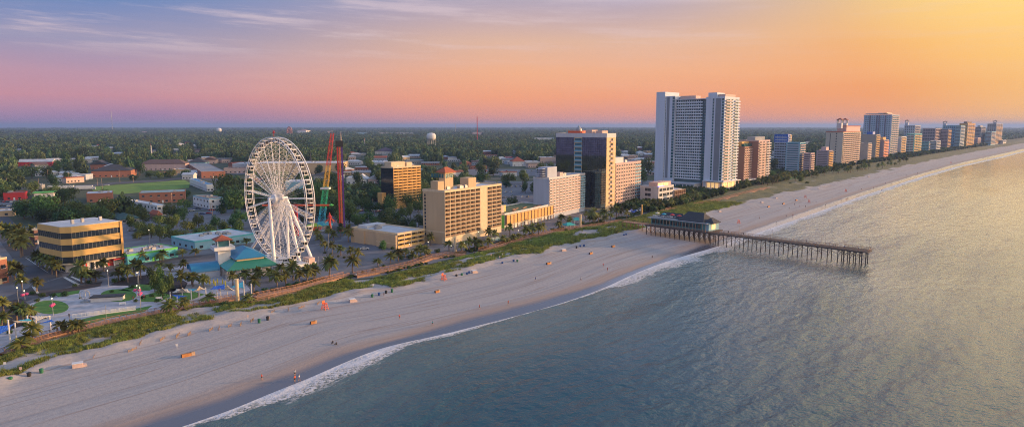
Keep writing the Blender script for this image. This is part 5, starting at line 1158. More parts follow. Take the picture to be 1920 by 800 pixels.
def zone(x,y):
    if x<130 and y>540: return 'beside the shade sails at lower left'
    if x<60: return 'on the side street left of the office block'
    if x<120 and y<530: return 'on the pavement left of the office block'
    if x<250 and y<540: return 'in front of the office block'
    if x<300 and y<490: return 'by the turquoise shop row'
    if x<356: return 'at the right end of the plaza' if y<575 else 'on the dune edge by the plaza sails'
    if x<400: return 'between plaza and restaurant'
    if x<510: return 'around the blue roofed restaurant'
    if x<598: return 'under the right side of the wheel'
    if x<690: return 'in the parking lot right of the wheel'
    if x<800: return 'in front of the low cream motel'
    if x<1000: return 'in the garden of the tall cream hotel'
    if x<1100: return 'in front of the lavender hotel'
    if x<1200: return 'before the glass tower and pink hotel'
    return 'before the terrace restaurant'
PALMS=[(54,656,622),(37,664,638),(62,640,606),(120,628,602),(138,627,602),(149,625,601),(32,602,570),(44,604,570),(58,602,575),(8,592,558),(4,616,585),(-14,640,600),
(4,445,418),(17,462,422),(24,448,424),(34,462,424),(42,480,432),(25,468,440),(39,482,446),(30,470,448),(62,456,424),(70,498,470),(75,502,475),(80,504,477),(89,508,480),(98,514,484),(106,519,490),(28,524,490),(20,520,492),(36,530,496),(42,545,516),(69,546,522),(153,531,491),(162,532,505),(170,528,507),(180,528,510),
(195,509,485),(223,528,503),(234,495,474),(268,492,471),(306,488,470),(342,482,468),(300,492,480),(231,526,496),(240,530,500),(264,522,490),(252,518,488),(300,508,494),(320,510,496),(344,506,488),(340,538,508),(362,538,512),(382,540,516),(366,480,469),(320,592,562),(346,584,558),(394,570,552),
(437,536,510),(460,532,506),(484,531,503),(506,528,504),(476,550,518),(465,572,552),(360,534,512),(381,536,516),(520,540,510),(536,536,508),(528,516,494),(550,526,490),(576,530,500),(562,534,506),(432,466,450),(462,460,449),(618,522,481),(661,511,480),(658,482,463),(671,488,467),(639,479,461),(623,476,454),(609,472,452),(601,460,440),(626,455,433),(594,450,430),(616,446,424),(639,443,421),(653,454,424),(663,450,428),(591,522,494),(577,528,498),(588,526,500),
(709,500,488),(732,494,474),(747,490,467),(760,482,466),(774,492,472),(782,482,464),(799,484,462),(788,480,460),(808,460,438),(842,470,452),(866,474,454),(852,450,432),(880,470,446),(892,468,446),(898,470,449),(916,468,446),(928,452,432),(916,448,428),(908,436,418),(944,458,442),(962,456,440),(974,452,438),(986,446,424),(956,442,420),(998,444,420),(1010,443,420),(1018,440,420),(1048,434,414),(1052,420,402),(1068,424,406),(1112,418,392),(1122,418,400),(1130,414,392),(1115,418,404),(1106,418,406),(1134,416,405),(1145,412,400),(1156,408,388),(1166,408,390),(1160,404,388),(1189,398,384),(1210,396,379),(1215,395,380),(1226,392,374),(1238,394,376),(1214,394,378),(1224,390,374),(1240,394,380),(1258,390,372),(1266,386,370),(1280,384,368),(1288,382,364),(1300,378,358),(1310,376,362),(1318,374,361),(1175,410,394),(1148,404,388),(1098,412,396)]
for x,y,t in PALMS:
    C=G(x,y); H=max(3.6,(hgt(C,t))*1.0); plant(palms_p,C,H*1.04,'cabbage palms of the beach front','palm tree','shaggy cabbage palm',zone(x,y),wide=max(1.0,6.5/H)*R.uniform(1.1,1.4))
# far palms by the beach hotels
for i in range(60):
    x=R.uniform(1390,1700); y=352-(x-1390)*.148+R.uniform(-3,4); C=G(x,y); H=R.uniform(7,10); plant(palms_p,C,H,'palms by the far beach hotels','palm tree','dark palm','at the foot of the '+('brown hotel' if x<1470 else 'teal topped hotel' if x<1540 else 'twin turret hotel' if x<1620 else 'tall blue tower'),wide=1.2)
# broad trees standing singly
OAKS=[(88,415,372,56),(45,410,376,40),(122,385,348,40),(150,418,380,44),(175,415,388,36),(205,410,376,46),(230,402,382,30),(130,402,382,26),(32,345,320,36),(12,352,325,40),(60,335,310,36),(88,335,312,30),(100,352,330,26),(110,328,304,28),(18,320,296,40),(125,312,286,30),(150,306,282,34),(195,372,352,24),(232,330,306,26),(262,328,306,26),(282,334,318,22),(300,335,320,24),(320,334,316,26),(350,372,355,20),(345,392,370,28),(420,370,332,44),(440,400,350,50),(408,384,360,30),(462,352,330,34),(300,452,425,34),(322,450,428,26),(270,440,424,36),(340,445,432,30),(370,448,430,30),(395,446,430,26),(262,448,430,24),(310,436,422,26),(450,420,395,40),(480,415,380,30),(470,340,318,30),(300,540,500,26),(290,548,512,24),(318,546,508,26),(305,560,525,26),(285,532,505,24),(640,372,345,30),(665,364,342,34),(690,368,344,34),(705,378,350,32),(600,400,350,34),(580,390,356,30),(655,388,366,34),(680,392,370,34),(700,400,376,34),(720,398,380,26),(670,350,326,30),(620,345,318,30),(600,330,312,26),(560,375,350,26),(725,440,410,40),(745,436,412,34),(765,432,405,36),(775,440,418,28),(785,425,398,26),(710,425,400,34),(730,412,392,30),(640,330,308,28),(692,322,300,28),(710,345,322,30),(722,332,310,30),(935,395,372,24),(960,392,368,22),(930,370,340,30),(905,345,322,26),(985,362,344,20),(950,352,338,20),(820,345,325,30),(850,350,328,30),(875,348,330,28),(795,340,318,28),(835,330,310,28),(900,330,308,30),(925,330,312,26),(955,345,322,30),(980,345,322,30),(1015,330,308,26),(1030,322,304,22),(1165,330,305,24),(1180,325,300,24),(1200,322,300,22),(1215,330,300,24),(1165,345,322,22),(1205,345,318,22),(1450,322,300,22),(1446,335,318,20),(1458,318,300,18),(1460,342,326,20),(1500,342,330,16),(718,470,453,20),(570,420,400,22),(540,410,392,20),(500,405,390,20),(520,392,372,24),(60,362,340,26),(80,366,352,20),(48,372,360,20),(215,395,378,26),(180,395,380,24),(262,402,385,20),(430,352,330,30),(505,345,325,26),(4,375,350,26),(128,340,322,24),(350,330,316,18)]
_e=[]
rr0=random.Random(77)
def blocked(px,py,pt,hw=0):
    for a_,b_,yb,yt in SEEN:
        if a_-hw<px<b_+hw and py>yt+1 and pt<yb-1 and py>yb-1: return True
    return False
SEEN+=[(172,358,362,338),(640,742,412,382),(885,998,382,342),(-60,36,400,378),(872,1030,326,318),(350,430,400,388),(40,420,347,342)]
while len(_e)<150:
    x=rr0.uniform(-20,1220); y=rr0.uniform(312,430)
    if y>392 and not(560<x<740 or x<250): continue
    if x>1040 and y>350: continue
    if 440<x<600 and y>400: continue
    C=G(x,y)
    h_=rr0.uniform(8.5,13.5); t=P((C.x,C.y,h_))[1]; w=rr0.uniform(11,18)/C.y*F
    if not all(not inpoly(C.x,C.y,q) for q in OCC) or blocked(x,y,t,w*.3): continue
    _e.append((x,y,t,w))
OAKS+=_e+[(x_,y_,y_-rr0.uniform(20,28),rr0.uniform(22,34)) for x_,y_ in [(246,428),(262,436),(284,446),(318,432),(332,426),(352,434),(372,428),(388,440),(404,430),(420,436),(436,428),(448,440),(300,424),(268,420),(640,424),(656,420),(672,426),(690,420),(706,432),(722,426),(738,420),(752,430),(640,408),(755,412),(770,408),(784,398),(430,380),(446,372),(330,410),(318,404),(344,416),(415,402),(250,412),(600,380),(590,372),(625,388),(560,388),(545,380)]]
def ozone(x,y):
    if x<60 and y<380: return 'behind the red fronted shop at far left'
    if x<120 and y>370: return 'left behind the office block'
    if x<240 and y>370: return 'behind the office block'
    if x<130: return 'below the steepled brick church'
    if x<250: return 'around the hip roofed hall'
    if x<345 and y>490: return 'on the right side of the plaza'
    if x<410 and y>420: return 'in the car park behind the turquoise building'
    if x<350: return 'around the brick motel'
    if x<470: return 'left of the observation wheel'
    if x<600: return 'seen through or beside the observation wheel'
    if x<700 and y<350: return 'behind the coloured ride towers'
    if x<800 and y<350: return 'beyond the orange tower'
    if x<800: return 'around the orange tower'
    if x<900: return 'inland behind the cream hotel'
    if x<1050: return 'inland behind the lavender hotel'
    if x<1230: return 'between the pink hotel and the tallest tower'
    return 'left of the teal topped hotel'
for x,y,t,w in OAKS:
    C=G(x,y); H=max(4.5,hgt(C,t)); W=w*C.y/F; plant(oaks_p,C,H,'broad trees of the town','tree','broad dark green tree',ozone(x,y),wide=W/1.9/H*1.15)
# hedges and bushes (one thing each)
bushm=crownmesh(5,260,.12,1.0,.8,7).mesh('bush',leafH)
for i,(x,y,w) in enumerate([(70,566,14),(62,590,16),(48,612,18),(84,597,12),(210,548,10),(255,566,12),(268,560,12),(296,566,14),(312,572,14),(286,556,12),(248,540,14),(206,562,8),(150,560,8),(324,568,12),(20,625,16),(6,618,18),(718,466,20),(740,478,16),(420,575,22),(436,577,18),(452,578,16),(410,574,14),(400,560,10),(725,462,12),(690,455,10),(703,458,10),(676,450,10),(735,468,12),(752,486,18),(768,486,18),(788,486,16),(800,478,18),(820,474,16),(900,466,18),(950,456,18),(965,452,16),(985,446,16),(540,540,20),(560,536,18),(580,534,20),(495,548,18),(480,552,16),(510,546,14),(1050,430,16),(1126,416,14),(1180,404,14),(1270,386,16),(1300,380,14),(620,478,8),(635,482,8),(645,484,8),(655,487,8),(610,475,8),(215,530,18),(230,526,16),(120,555,20),(100,557,16),(60,552,14),(165,532,14),(142,537,12),(80,556,16),(1500,342,12),(1515,344,12),(1482,346,10),(1060,434,14),(1092,420,12),(720,500,10),(700,508,12),(680,512,10)]):
    C=G(x,y); r=w*C.y/F*.6; o=ob('bush',bushm,None,C,R.uniform(0,6)); o.scale=(r,r,min(r*.9,2.2)); tag(o,None,'bush','rounded bushes of the beach front'); pend(o,'rounded dark green bush',zone(x,y) if x<1300 else 'before the teal topped hotel')
# --- scatter of what nobody could count
def scatter(name,pts,protos,label,cat):
    me=bpy.data.meshes.new(name); me.from_pydata([p[:3] for p in pts],[],[])
    a=me.attributes.new('sc','FLOAT_VECTOR','POINT'); a.data.foreach_set('vector',[c for p in pts for c in p[3]])
    a=me.attributes.new('rt','FLOAT','POINT'); a.data.foreach_set('value',[p[4] for p in pts])
    o=ob(name,me); tag(o,label,None,None,'stuff')
    ng=bpy.data.node_groups.new(name,'GeometryNodeTree'); ng.interface.new_socket('Geometry',in_out='INPUT',socket_type='NodeSocketGeometry'); ng.interface.new_socket('Geometry',in_out='OUTPUT',socket_type='NodeSocketGeometry')
    N=ng.nodes; L=ng.links; gi=N.new('NodeGroupInput'); go=N.new('NodeGroupOutput'); ip=N.new('GeometryNodeInstanceOnPoints'); j=N.new('GeometryNodeJoinGeometry')
    gp=N.new('GeometryNodeGeometryToInstance')
    for m in reversed(protos):
        oi=N.new('GeometryNodeObjectInfo'); oi.inputs['Object'].default_value=m; oi.inputs['As Instance'].default_value=True; L.new(oi.outputs['Geometry'],j.inputs[0])
    L.new(gi.outputs[0],ip.inputs['Points']); L.new(j.outputs[0],ip.inputs['Instance']); ip.inputs['Pick Instance'].default_value=True
    for nm,ty,sock in (('sc','FLOAT_VECTOR','Scale'),('rt','FLOAT','Rotation')):
        na=N.new('GeometryNodeInputNamedAttribute'); na.data_type=ty; na.inputs['Name'].default_value=nm
        out=na.outputs['Attribute']
        if sock=='Rotation': cx=N.new('ShaderNodeCombineXYZ'); L.new(out,cx.inputs[2]); out=cx.outputs[0]
        L.new(out,ip.inputs[sock])
    L.new(ip.outputs[0],go.inputs[0]); md=o.modifiers.new('scatter','NODES'); md.node_group=ng
    return o
def proto(mb,name,m): return bpy.data.objects.new(name,mb.mesh(name,m))
fp=[]
for s_ in (21,22,23,24):
    b=crownmesh(s_,240,.135,1.0,1.0,8); b.m=[0]*len(b.f); b.tube((0,0,-.05),(0,0,.5),.04,5,mi=1); fp.append(proto(b,'wood_tree',[leafF,trunkm]))
occ=[(min(p[0] for p in q),max(p[0] for p in q),min(p[1] for p in q),max(p[1] for p in q),q) for q in OCC]
def free(x,y):
    for a_,b_,c_,d_,q in occ:
        if a_<=x<=b_ and c_<=y<=d_ and inpoly(x,y,q): return False
    return True
town=[(G(*p).x,G(*p).y) for p in ((-260,735),(-260,392),(0,392),(120,392),(240,406),(470,394),(640,392),(760,380),(870,370),(1000,345),(1190,345),(1300,352),(1420,345),(1500,330),(1600,308),(1700,294),(1800,281),(1918,263),(1918,300),(1300,420),(900,500),(0,720))]
pts=[]; rr=random.Random(3)
r=300.0
while r<14000:
    sp_=8.5 if r<1400 else 8.5+(r-1400)*.0065
    na=int(1.62*r/sp_)
    for i in range(na):
        th=pi/2+(i/na-.5)*1.62+rr.uniform(-.5,.5)*sp_/r; r_=r+rr.uniform(-.5,.5)*sp_; x,y=r_*math.cos(th),r_*math.sin(th); s,n=sn(x,y)
        lim=Bn(s) if s>-100 else 1e9
        if n>lim-(60 if s>550 else 75): continue
        dn=mnoise.noise(Vector((x*.004,y*.004,1)))+.5*mnoise.noise(Vector((x*.015,y*.015,4)))
        px,py=P((x,y,0))
        if inpoly(x,y,town): continue
        if not free(x,y): continue
        thr=.25 if py<300 else (.12 if px<600 else .16)
        if dn>thr+.1 and rr.random()<(.93 if py>262 else .4): continue
        big=1 if r<1400 else sp_/8.5
        if blocked(px,py,P((x,y,11 if r<900 else 15))[1]): continue
        H=rr.uniform(7,13) if r<900 else rr.uniform(11,19)
        H*=(1+.5*mnoise.noise(Vector((x*.01,y*.01,9)))) 
        W=sp_*rr.uniform(.62,.95)
        pts.append((x,y,-.5,(W,W,H*(1+.1*(big-1)*.5)),rr.uniform(0,6.28)))
    r+=sp_
print('forest',len(pts))
scatter('forest',pts,fp,'dark green woodland spreading inland to the horizon','woodland')
# shrubs between far hotels and dunes
pts=[]
for i in range(5200):
    s=rr.uniform(430,2600); w=10+s*.02; n=Bn(s)-rr.uniform(-3,w+26); x,y=xy(s,n)
    if not free(x,y): continue
    k=rr.uniform(1.4,3.6)*(1+s/2500); pts.append((x,y,-.3,(k*1.3,k*1.3,k*1.5),rr.uniform(0,6.28)))
for i in range(1500):
    s=rr.uniform(130,440); n=Bn(s)-rr.uniform(1,7)-2.5; x,y=xy(s,n); px,py=P((x,y,0))
    if not free(x,y) or mnoise.noise(Vector((s*.06,n*.05,2)))<-.05 or px<470: continue
    k=rr.uniform(.5,1.3); pts.append((x,y,0,(k*1.2,k*1.2,k),rr.uniform(0,6.28)))
print('shrubs',len(pts))
scatter('shrubbery',pts,[proto(crownmesh(31,200,.15,1,.8,6),'low_bush',leafH)],'low bushes lining the landward side of the dunes','bushes')
# dune grass
def tuft(seed,nb=16):
    q=random.Random(seed); b=MB()
    for i in range(nb):
        t=q.uniform(0,6.28); l_=q.uniform(.5,1); o_=Vector((q.uniform(-.5,.5),q.uniform(-.5,.5),0)); w=.035; s_=Vector((-math.sin(t),math.cos(t),0))*w; d=Vector((math.cos(t),math.sin(t),0))
        p1=o_+d*.12*l_+Vector((0,0,.6*l_)); p2=o_+d*.38*l_+Vector((0,0,.95*l_))
        b.quad([o_-s_,o_+s_,p1+s_,p1-s_]); b.quad([p1-s_,p1+s_,p2])
    return b
tp=[proto(tuft(s_),'grass_tuft',leafG) for s_ in (41,42,43)]
pts=[]
for i in range(60000):
    s=rr.uniform(40,520)
    if rr.random()<(s-40)/900: continue
    b_,t_=Bn(s),Tn(s); n=rr.uniform(b_,t_+2); v=veg(s,n)
    if v<.33+rr.uniform(-.06,.16): continue
    x,y=xy(s,n); k=rr.uniform(.5,1.15)*(1+s/900); pts.append((x,y,dune(s,n),(k,k,k*rr.uniform(.8,1.2)),rr.uniform(0,6.28)))
print('grass',len(pts))
scatter('dune_grass',pts,tp,'sea oats and dune grass covering the low dunes behind the beach','grass')
# sand fences at the dune foot
for (x,y) in [(131,673),(140,668),(175,674),(205,651),(225,650),(262,648),(300,640),(330,634),(352,630),(392,622),(410,620),(428,614),(470,604),(508,588),(540,584),(560,580),(185,650),(76,680),(240,662),(104,668),(595,572),(620,562),(450,612),(500,600)]:
    C=G(x,y); a_=math.radians(R.uniform(70,110)); f=root('sand_fence',(C.x,C.y,.0),a_,None,'fence','short slatted sand fences'); b=MB(); L_=R.uniform(1.6,3.2)
    [b.box(i*.14,i*.14+.06,-.02,.02,0,.85+R.uniform(-.06,.06)) for i in range(int(L_/.14))]; b.build('slats',mat('fence slat',(.30,.22,.17),.9,.2,1),f); b=MB(); [b.box(x_,x_+.1,-.07,.07-.045,0,1.0) for x_ in (0,L_/2,L_)]; b.build('post',wood,f); pend(f,'short slatted sand fence','at the foot of the dunes')
# ---------------------------------------------------------------- cars
carcols=[mat('car white',(.6,.6,.6),.25,.02,1),mat('car silver',(.35,.36,.38),.25,.02,1,.4),mat('car dark',(.03,.035,.045),.2,.02,1),mat('car red',(.35,.02,.02),.25,.02,1),mat('car blue',(.03,.07,.2),.25,.02,1),mat('car grey',(.13,.14,.15),.25,.02,1)]
cn=['white','silver','black','red','blue','grey']
def carparts(m):
    b=bmesh.new(); prof=[(-2.25,.35),(-2.2,.75),(-2.05,.9),(-1.5,.95),(1.15,.92),(2.0,.78),(2.25,.6),(2.25,.35)]
    vs=[[b.verts.new((x,y,z)) for x,z in prof] for y in(-.88,.88)]
    b.faces.new(vs[0]); b.faces.new(list(reversed(vs[1])))
    for i in range(len(prof)): j=(i+1)%len(prof); b.faces.new((vs[0][j],vs[0][i],vs[1][i],vs[1][j]))
    bmesh.ops.bevel(b,geom=[e for e in b.edges],offset=.07,segments=1,affect='EDGES'); bmesh.ops.recalc_face_normals(b,faces=b.faces); me=bpy.data.meshes.new('body'); b.to_mesh(me); b.free(); me.materials.append(m); return me
def frustum(x0,x1,y,z0,x2,x3,y2,z1):
    b=MB(); n=0; b.v=[(x0,-y,z0),(x1,-y,z0),(x1,y,z0),(x0,y,z0),(x2,-y2,z1),(x3,-y2,z1),(x3,y2,z1),(x2,y2,z1)]; b.f=[(0,3,2,1),(4,5,6,7),(0,1,5,4),(1,2,6,5),(2,3,7,6),(3,0,4,7)]; b.m=[0]*6; return b
cab=frustum(-1.75,.95,.80,.94,-1.25,.35,.62,1.42).mesh('window_glass',glass)
rfm=[None]*6
wh=MB(); wh.tube((0,-.11,0),(0,.11,0),.33,12); wh=wh.mesh('wheel',rubber)
bodies=[carparts(m) for m in carcols]; roofs=[]
for m in carcols:
    b=MB(); b.box(-1.22,.32,-.62,.62,1.425,1.46); roofs.append(b.mesh('roof',m))
def car(C,rz,i,where):
    o=root('parked_car',(C.x,C.y,C.z+.12),rz,None,'car','parked cars'); ob('body',bodies[i],o); ob('window_glass',cab,o); ob('roof',roofs[i],o)
    if C.length<650:
        for x,y in ((-1.4,-.82),(1.4,-.82),(-1.4,.82),(1.4,.82)): ob('wheel',wh,o,(x,y,.33))
    pend(o,cn[i]+' parked car',where)
car(G(684,468),math.radians(12),0,'in the lot beside the low cream motel')
for x,y,i in ((335,393,1),(360,396,0),(345,403,1),(397,395,3),(392,401,3),(372,392,2),(438,418,0),(404,416,2),(380,402,4),(232,400,0)): car(G(x,y),R.uniform(-.2,.5),i,'in the car park left of the wheel')
def rowcars(p,q,n,where,deg,keep=.85):
    for k in range(n):
        if R.random()>keep: continue
        f=(k+.5)/n; C=G(p[0]+(q[0]-p[0])*f,p[1]+(q[1]-p[1])*f); car(C,math.radians(deg)+R.uniform(-.05,.05),R.choice([0,0,1,1,2,3,4,5,5]),where)
rowcars((-20,378),(34,380),8,'in the car park at far left',60); rowcars((-20,386),(36,388),8,'in the car park at far left',60); rowcars((-20,394),(28,396),6,'in the car park at far left',60)
rowcars((650,384),(735,386),8,'in the car park before the orange tower',60); rowcars((660,396),(735,398),7,'in the car park before the orange tower',60); rowcars((655,404),(715,406),5,'in the car park before the orange tower',60)
rowcars((890,352),(990,350),11,'in the inland car park behind the cream hotel',70); rowcars((900,362),(995,360),9,'in the inland car park behind the cream hotel',70); rowcars((905,372),(995,370),8,'in the inland car park behind the cream hotel',70)
rowcars((870,321),(1020,322),16,'in the far car park behind the hotels',70,.7); rowcars((240,434),(290,430),4,'behind the turquoise shop row',50,.7)
rowcars((180,350),(205,348),3,'by the meadow',20)
for px,py,ln,lab in ((122,356,14,'white semi trailer parked by the lime green kiosk'),(163,356,9,'white box truck by the meadow corner')):
    C=G(px,py); o=root('box_truck',(C.x,C.y,.1),math.radians(18),lab,'truck'); boxpart(o,'cargo_box',white,-ln,ln*.55,-1.4,1.4,1.1,4.2); boxpart(o,'cab',bluewhite,ln*.55+.2,ln*.55+2.4,-1.2,1.2,.6,3.2); b=MB(); b.box(ln*.55+2.4,ln*.55+2.45,-1,1,1.9,2.9); b.build('windscreen',glass,o)
    for x_ in (-ln*.8,-ln*.5,ln*.7):
        for y_ in(-1.2,1.2): ob('wheel',wh,o,(x_,y_,.5),0,1.5)
# ---------------------------------------------------------------- beach things
def slope(px,py):
    "point of the sloping beach under a pixel"
    g=G(px,py,0)
    for _ in range(4):
        s,n=sn(g.x,g.y); t,x,w=Tn(s),min(Xn(s),Wn(s)-1),Wn(s)
        z=0 if n<t else (-.6*(n-t)/(x-t) if n<x else max(-.6-.4*(n-x)/(w-x),-1.6)); g=G(px,py,z)
    return g
def beach_zone(x,y): return 'on the beach beyond the pier' if x>1340 else ('on the sand below the hotels' if x>790 else 'on the sand before the wheel and plaza')
for i,(x,y,l_) in enumerate([(353,667,1.7),(588,606,1.0),(820,548,1.0),(1029,495,1.3),(1108,476,1.1),(1150,463,1.1),(1441,388,1.6),(1469,382.5,1.6),(1493,376,1.6)]):
    g=slope(x,y); o=root('beach_box',g,A0-.15,None,'storage box','brown beach chair boxes'); boxpart(o,'box',mat('orange brown planks',(.45,.19,.06),.8,.2,1.5),-l_,l_*.45,-.4,.4,0,.85); boxpart(o,'end_panel',black,-l_-.06,-l_-.001,-.4,.4,0,.85); boxpart(o,'box_lid',woodlight,l_*.46,l_,-.4,.4,0,1.0); pend(o,'brown wooden chair box',beach_zone(x,y))
for i,(x,y) in enumerate([(147,688),(661,566),(889,512),(1056,471),(1306,405.5),(1349,398),(1428,381),(1455,373),(1535,355),(1628,332)]):
    g=slope(x,y); s_=1.25 if x<200 else 1.1; o=root('beach_locker',g,A0-.35,None,'storage box','pale beach lockers'); boxpart(o,'body',pinkw,-s_,s_*.8,-.8,.8,0,1.2); boxpart(o,'lid',white,-s_-.1,s_*.9,-.9,.9,1.201,1.3); boxpart(o,'side_step',pinkw,s_*.801,s_*1.4,-.7,.7,0,.7); pend(o,'pale pink beach locker',beach_zone(x,y))
for i,(x,y,m) in enumerate([(20,716,0),(55,707,2),(78,700,0),(486,605,0),(502,600,2),(698,558,0),(711,555,1),(724,551,2),(735,548,0),(856,520,2),(866,518,0),(876,516,1),(880,514,1),(942,496,1),(963,492,1),(970,492,0),(1081,466,2),(1088,464,1),(1095,463,1),(1170,443,1),(1174,442,1)]):
    g=slope(x,y); b=MB(); b.lathe([(.34,0),(.42,1.0),(.46,1.0),(.46,1.1),(.2,1.25)],10); o=b.build('litter_bin',[plasticg,plasticb,black][m],None,g); o.scale=(1.15,)*3; tag(o,None,'litter bin','bins at the top of the beach'); pend(o,['green','blue','black'][m]+' litter bin','at the upper edge of the beach')
for i,(x,y) in enumerate([(609,580),(832,526),(1385,419),(1510,371),(1517,380),(1586,360),(1783,306)]):
    g=slope(x,y); o=root('lifeguard_stand',g,A0+.3,None,'lifeguard stand','orange lifeguard stands'); b=MB()
    for sx in(-1,1):
        for sy in(-1,1): b.tube((sx*.9,sy*.9,0),(sx*.5,sy*.5,2.2),.09,5)
    for z in(.6,1.2,1.8): q=.9-.4*z/2.2; [b.tube((-q,sy*q,z),(q,sy*q,z),.07,4) for sy in(-1,1)]; [b.tube((sx*q,-q,z),(sx*q,q,z),.07,4) for sx in(-1,1)]
    b.build('frame',orange,o); b=MB(); b.box(-.7,.7,-.6,.6,2.2,2.3); b.box(-.7,.7,.5,.6,2.31,3.1); b.build('seat',orange,o); pend(o,'orange lifeguard stand',beach_zone(x,y))
for i,(x,y,t) in enumerate([(10,690,678),(40,703,687),(332,654,648),(465,602,590),(700,541,532),(921,484,476),(942,481,476),(937,487,480)]):
    g=slope(x,y); H=max(1.6,hgt(g,t)); o=root('beach_sign',g,.4,None,'sign','small signs on the beach'); b=MB(); b.tube((0,0,0),(0,0,H),.05,5); b.build('post',white,o); boxpart(o,'sign_board',pinkw if i%2 else white,-.3,.3,-.09,-.055,H-.7,H); pend(o,'small blank sign on a post','at the dune edge')
for x,y in ((750,470),):pass
# ---------------------------------------------------------------- people
skin=mat('skin',(.42,.24,.16),.7,.05,3); hairm=mat('hair',(.05,.03,.02),.8)
def personmesh(pose):
    J=dict(pel=(0,0,.95),ch=(0,0,1.32),nk=(0,0,1.48),hd=(0,0,1.62),top=(0,0,1.72))
    st_=.22 if pose=='walk' else .03
    V=[('pel',(0,0,.95),.15),('ch',(0,0.01,1.30),.16),('nk',(0,0,1.48),.06),('hd',(0,.01,1.60),.10),('tp',(0,0,1.70),.085)]; E=[(0,1),(1,2),(2,3),(3,4)]
    def a(*p,r,par): V.append(('',p,r)); E.append((par,len(V)-1)); return len(V)-1
    if pose=='sit':
        V=[(n,(p[0],p[1],p[2]-.78),r) for n,p,r in V]
        for s in(-1,1):
            k=a(s*.1,.0,.15,r=.1,par=0); k=a(s*.12,.42,.42,r=.07,par=k); k=a(s*.12,.72,.06,r=.05,par=k); a(s*.12,.86,.05,r=.035,par=k)
            k=a(s*.2,0,.62,r=.06,par=1); k=a(s*.27,.1,.36,r=.042,par=k); a(s*.2,.32,.40,r=.035,par=k)
    else:
        for s in(-1,1):
            d=s*st_; k=a(s*.10,0,.86,r=.10,par=0); k=a(s*.11,d*.55+.03,.50,r=.065,par=k); k=a(s*.11,d-.02,.09,r=.045,par=k); a(s*.12,d+.14,.03,r=.035,par=k)
            k=a(s*.20,0,1.40,r=.06,par=1); k=a(s*.27,-d*.5-.02,1.12,r=.045,par=k); k=a(s*.25,-d*.9+.08,.86,r=.035,par=k); a(s*.25,-d+.10,.78,r=.03,par=k)
    me=bpy.data.meshes.new('person'); me.from_pydata([v[1] for v in V],E,[]); o=bpy.data.objects.new('tmp_person',me); COL.objects.link(o)
    m=o.modifiers.new('s','SKIN'); m.use_smooth_shade=True
    for i,v in enumerate(V): me.skin_vertices[0].data[i].radius=(v[2],v[2])
    me.skin_vertices[0].data[0].use_root=True
    o.modifiers.new('u','SUBSURF').levels=1
    dg=bpy.context.evaluated_depsgraph_get(); out=bpy.data.meshes.new_from_object(o.evaluated_get(dg)); bpy.data.objects.remove(o)
    out.materials.clear(); [out.materials.append(x) for x in (skin,redp,black,hairm)]
    dz=-.78 if pose=='sit' else 0
    for p in out.polygons:
        c=p.center; z=c.z-dz
        p.material_index= 3 if (z>1.63 or (z>1.54 and c.y<-.02)) else (1 if .98<z<1.46 and abs(c.x)<.24 or (z>1.15 and z<1.46) else (2 if (.62<z<=.98 and abs(c.x)<.2) else 0))
        if pose=='sit' and p.material_index==0 and c.y<.3 and c.z<.35: p.material_index=2
    return out
pm_={k:personmesh(k) for k in('walk','stand','sit')}
cloth={'red':redp,'white':white,'blue':mat('blue cotton',(.03,.10,.30)),'black':mat('black cotton',(.02,.02,.025)),'orange':orange,'teal':teal}
def person(x,y,col,pose,label,where='',g=None,bottom='black'):
    g=slope(x,y) if g is None else g; o=ob('person',pm_[pose],None,g,R.uniform(0,6.28)); tag(o,label,'person','people walking on the beach')
    for i,m in ((1,cloth[col]),(2,cloth[bottom])): o.material_slots[i].link='OBJECT'; o.material_slots[i].material=m
    if not label: pend(o,f'{"seated" if pose=="sit" else "walking" if pose=="walk" else "standing"} person in {col}',where)
for x,y,c,p,l_ in [(491,712,'red','walk','person in a red top walking alone on the wet sand nearest the camera'),(553,704,'white','walk','person in a white top and dark shorts at the back of the wet sand trio'),(553,715,'orange','stand','person in orange standing in front of the white topped one'),(561,713,'white','walk','person in blue shorts stepping toward the foam edge'),(749,598,'red','walk','person in red walking mid-beach right of the seated pair'),(811,610,'teal','walk','person in a teal top near the water right of the red walker'),(624,643,'black','sit','seated person in dark clothes, left of a pair on the sand'),(631,646,'black','sit','seated person at the right of the pair on the sand'),(899,579,'red','walk','person in red by the foam below the roof garden building'),(953,571,'orange','walk','person in orange by the foam further along'),(1004,526,'blue','walk','person in blue crossing the middle of the beach'),(1131,500,'red','walk','person in red on the sand left of the pier'),(1223,485,'black','walk','person in black nearest the pier on its left side'),(1139,508,'red','stand','person in dark red at the wash left of the pier'),(720,556,'black','stand','person in dark clothes beside the row of bins'),(1089,526,'white','walk','person in white at the wash below the glass tower')]:
    person(x,y,c,p,l_,bottom='blue' if 'blue shorts' in l_ else 'black')
for x,y in [(1456,418),(1474,407),(1486.6,405.5),(1489.6,385),(1499.5,388),(1510,389),(1541.5,390),(1547.5,387),(1567.6,387),(1577.5,376),(1588.6,374),(1587,375),(1606.6,370),(1609,370),(1652.5,358),(1670.5,346),(1672.6,346),(1687,344),(1638,353.5),(1700,330),(1720,326),(1745,320),(1480,392),(1560,372),(1530,380),(1424,410),(1615,356),(1660,345)]:
    person(x,y,R.choice(['black','black','blue','red','white']),R.choice(['walk','stand']),None,'on the beach beyond the pier')
M4=Matrix.Translation((O.x,O.y,0))@Matrix.Rotation(pa,4,'Z')
for i in range(9): person(0,0,R.choice(['black','blue','white','red']),'stand',None,'on the pier deck',g=M4@Vector((R.uniform(xb+3,Lp-1),R.uniform(1,PW-1),DK)))
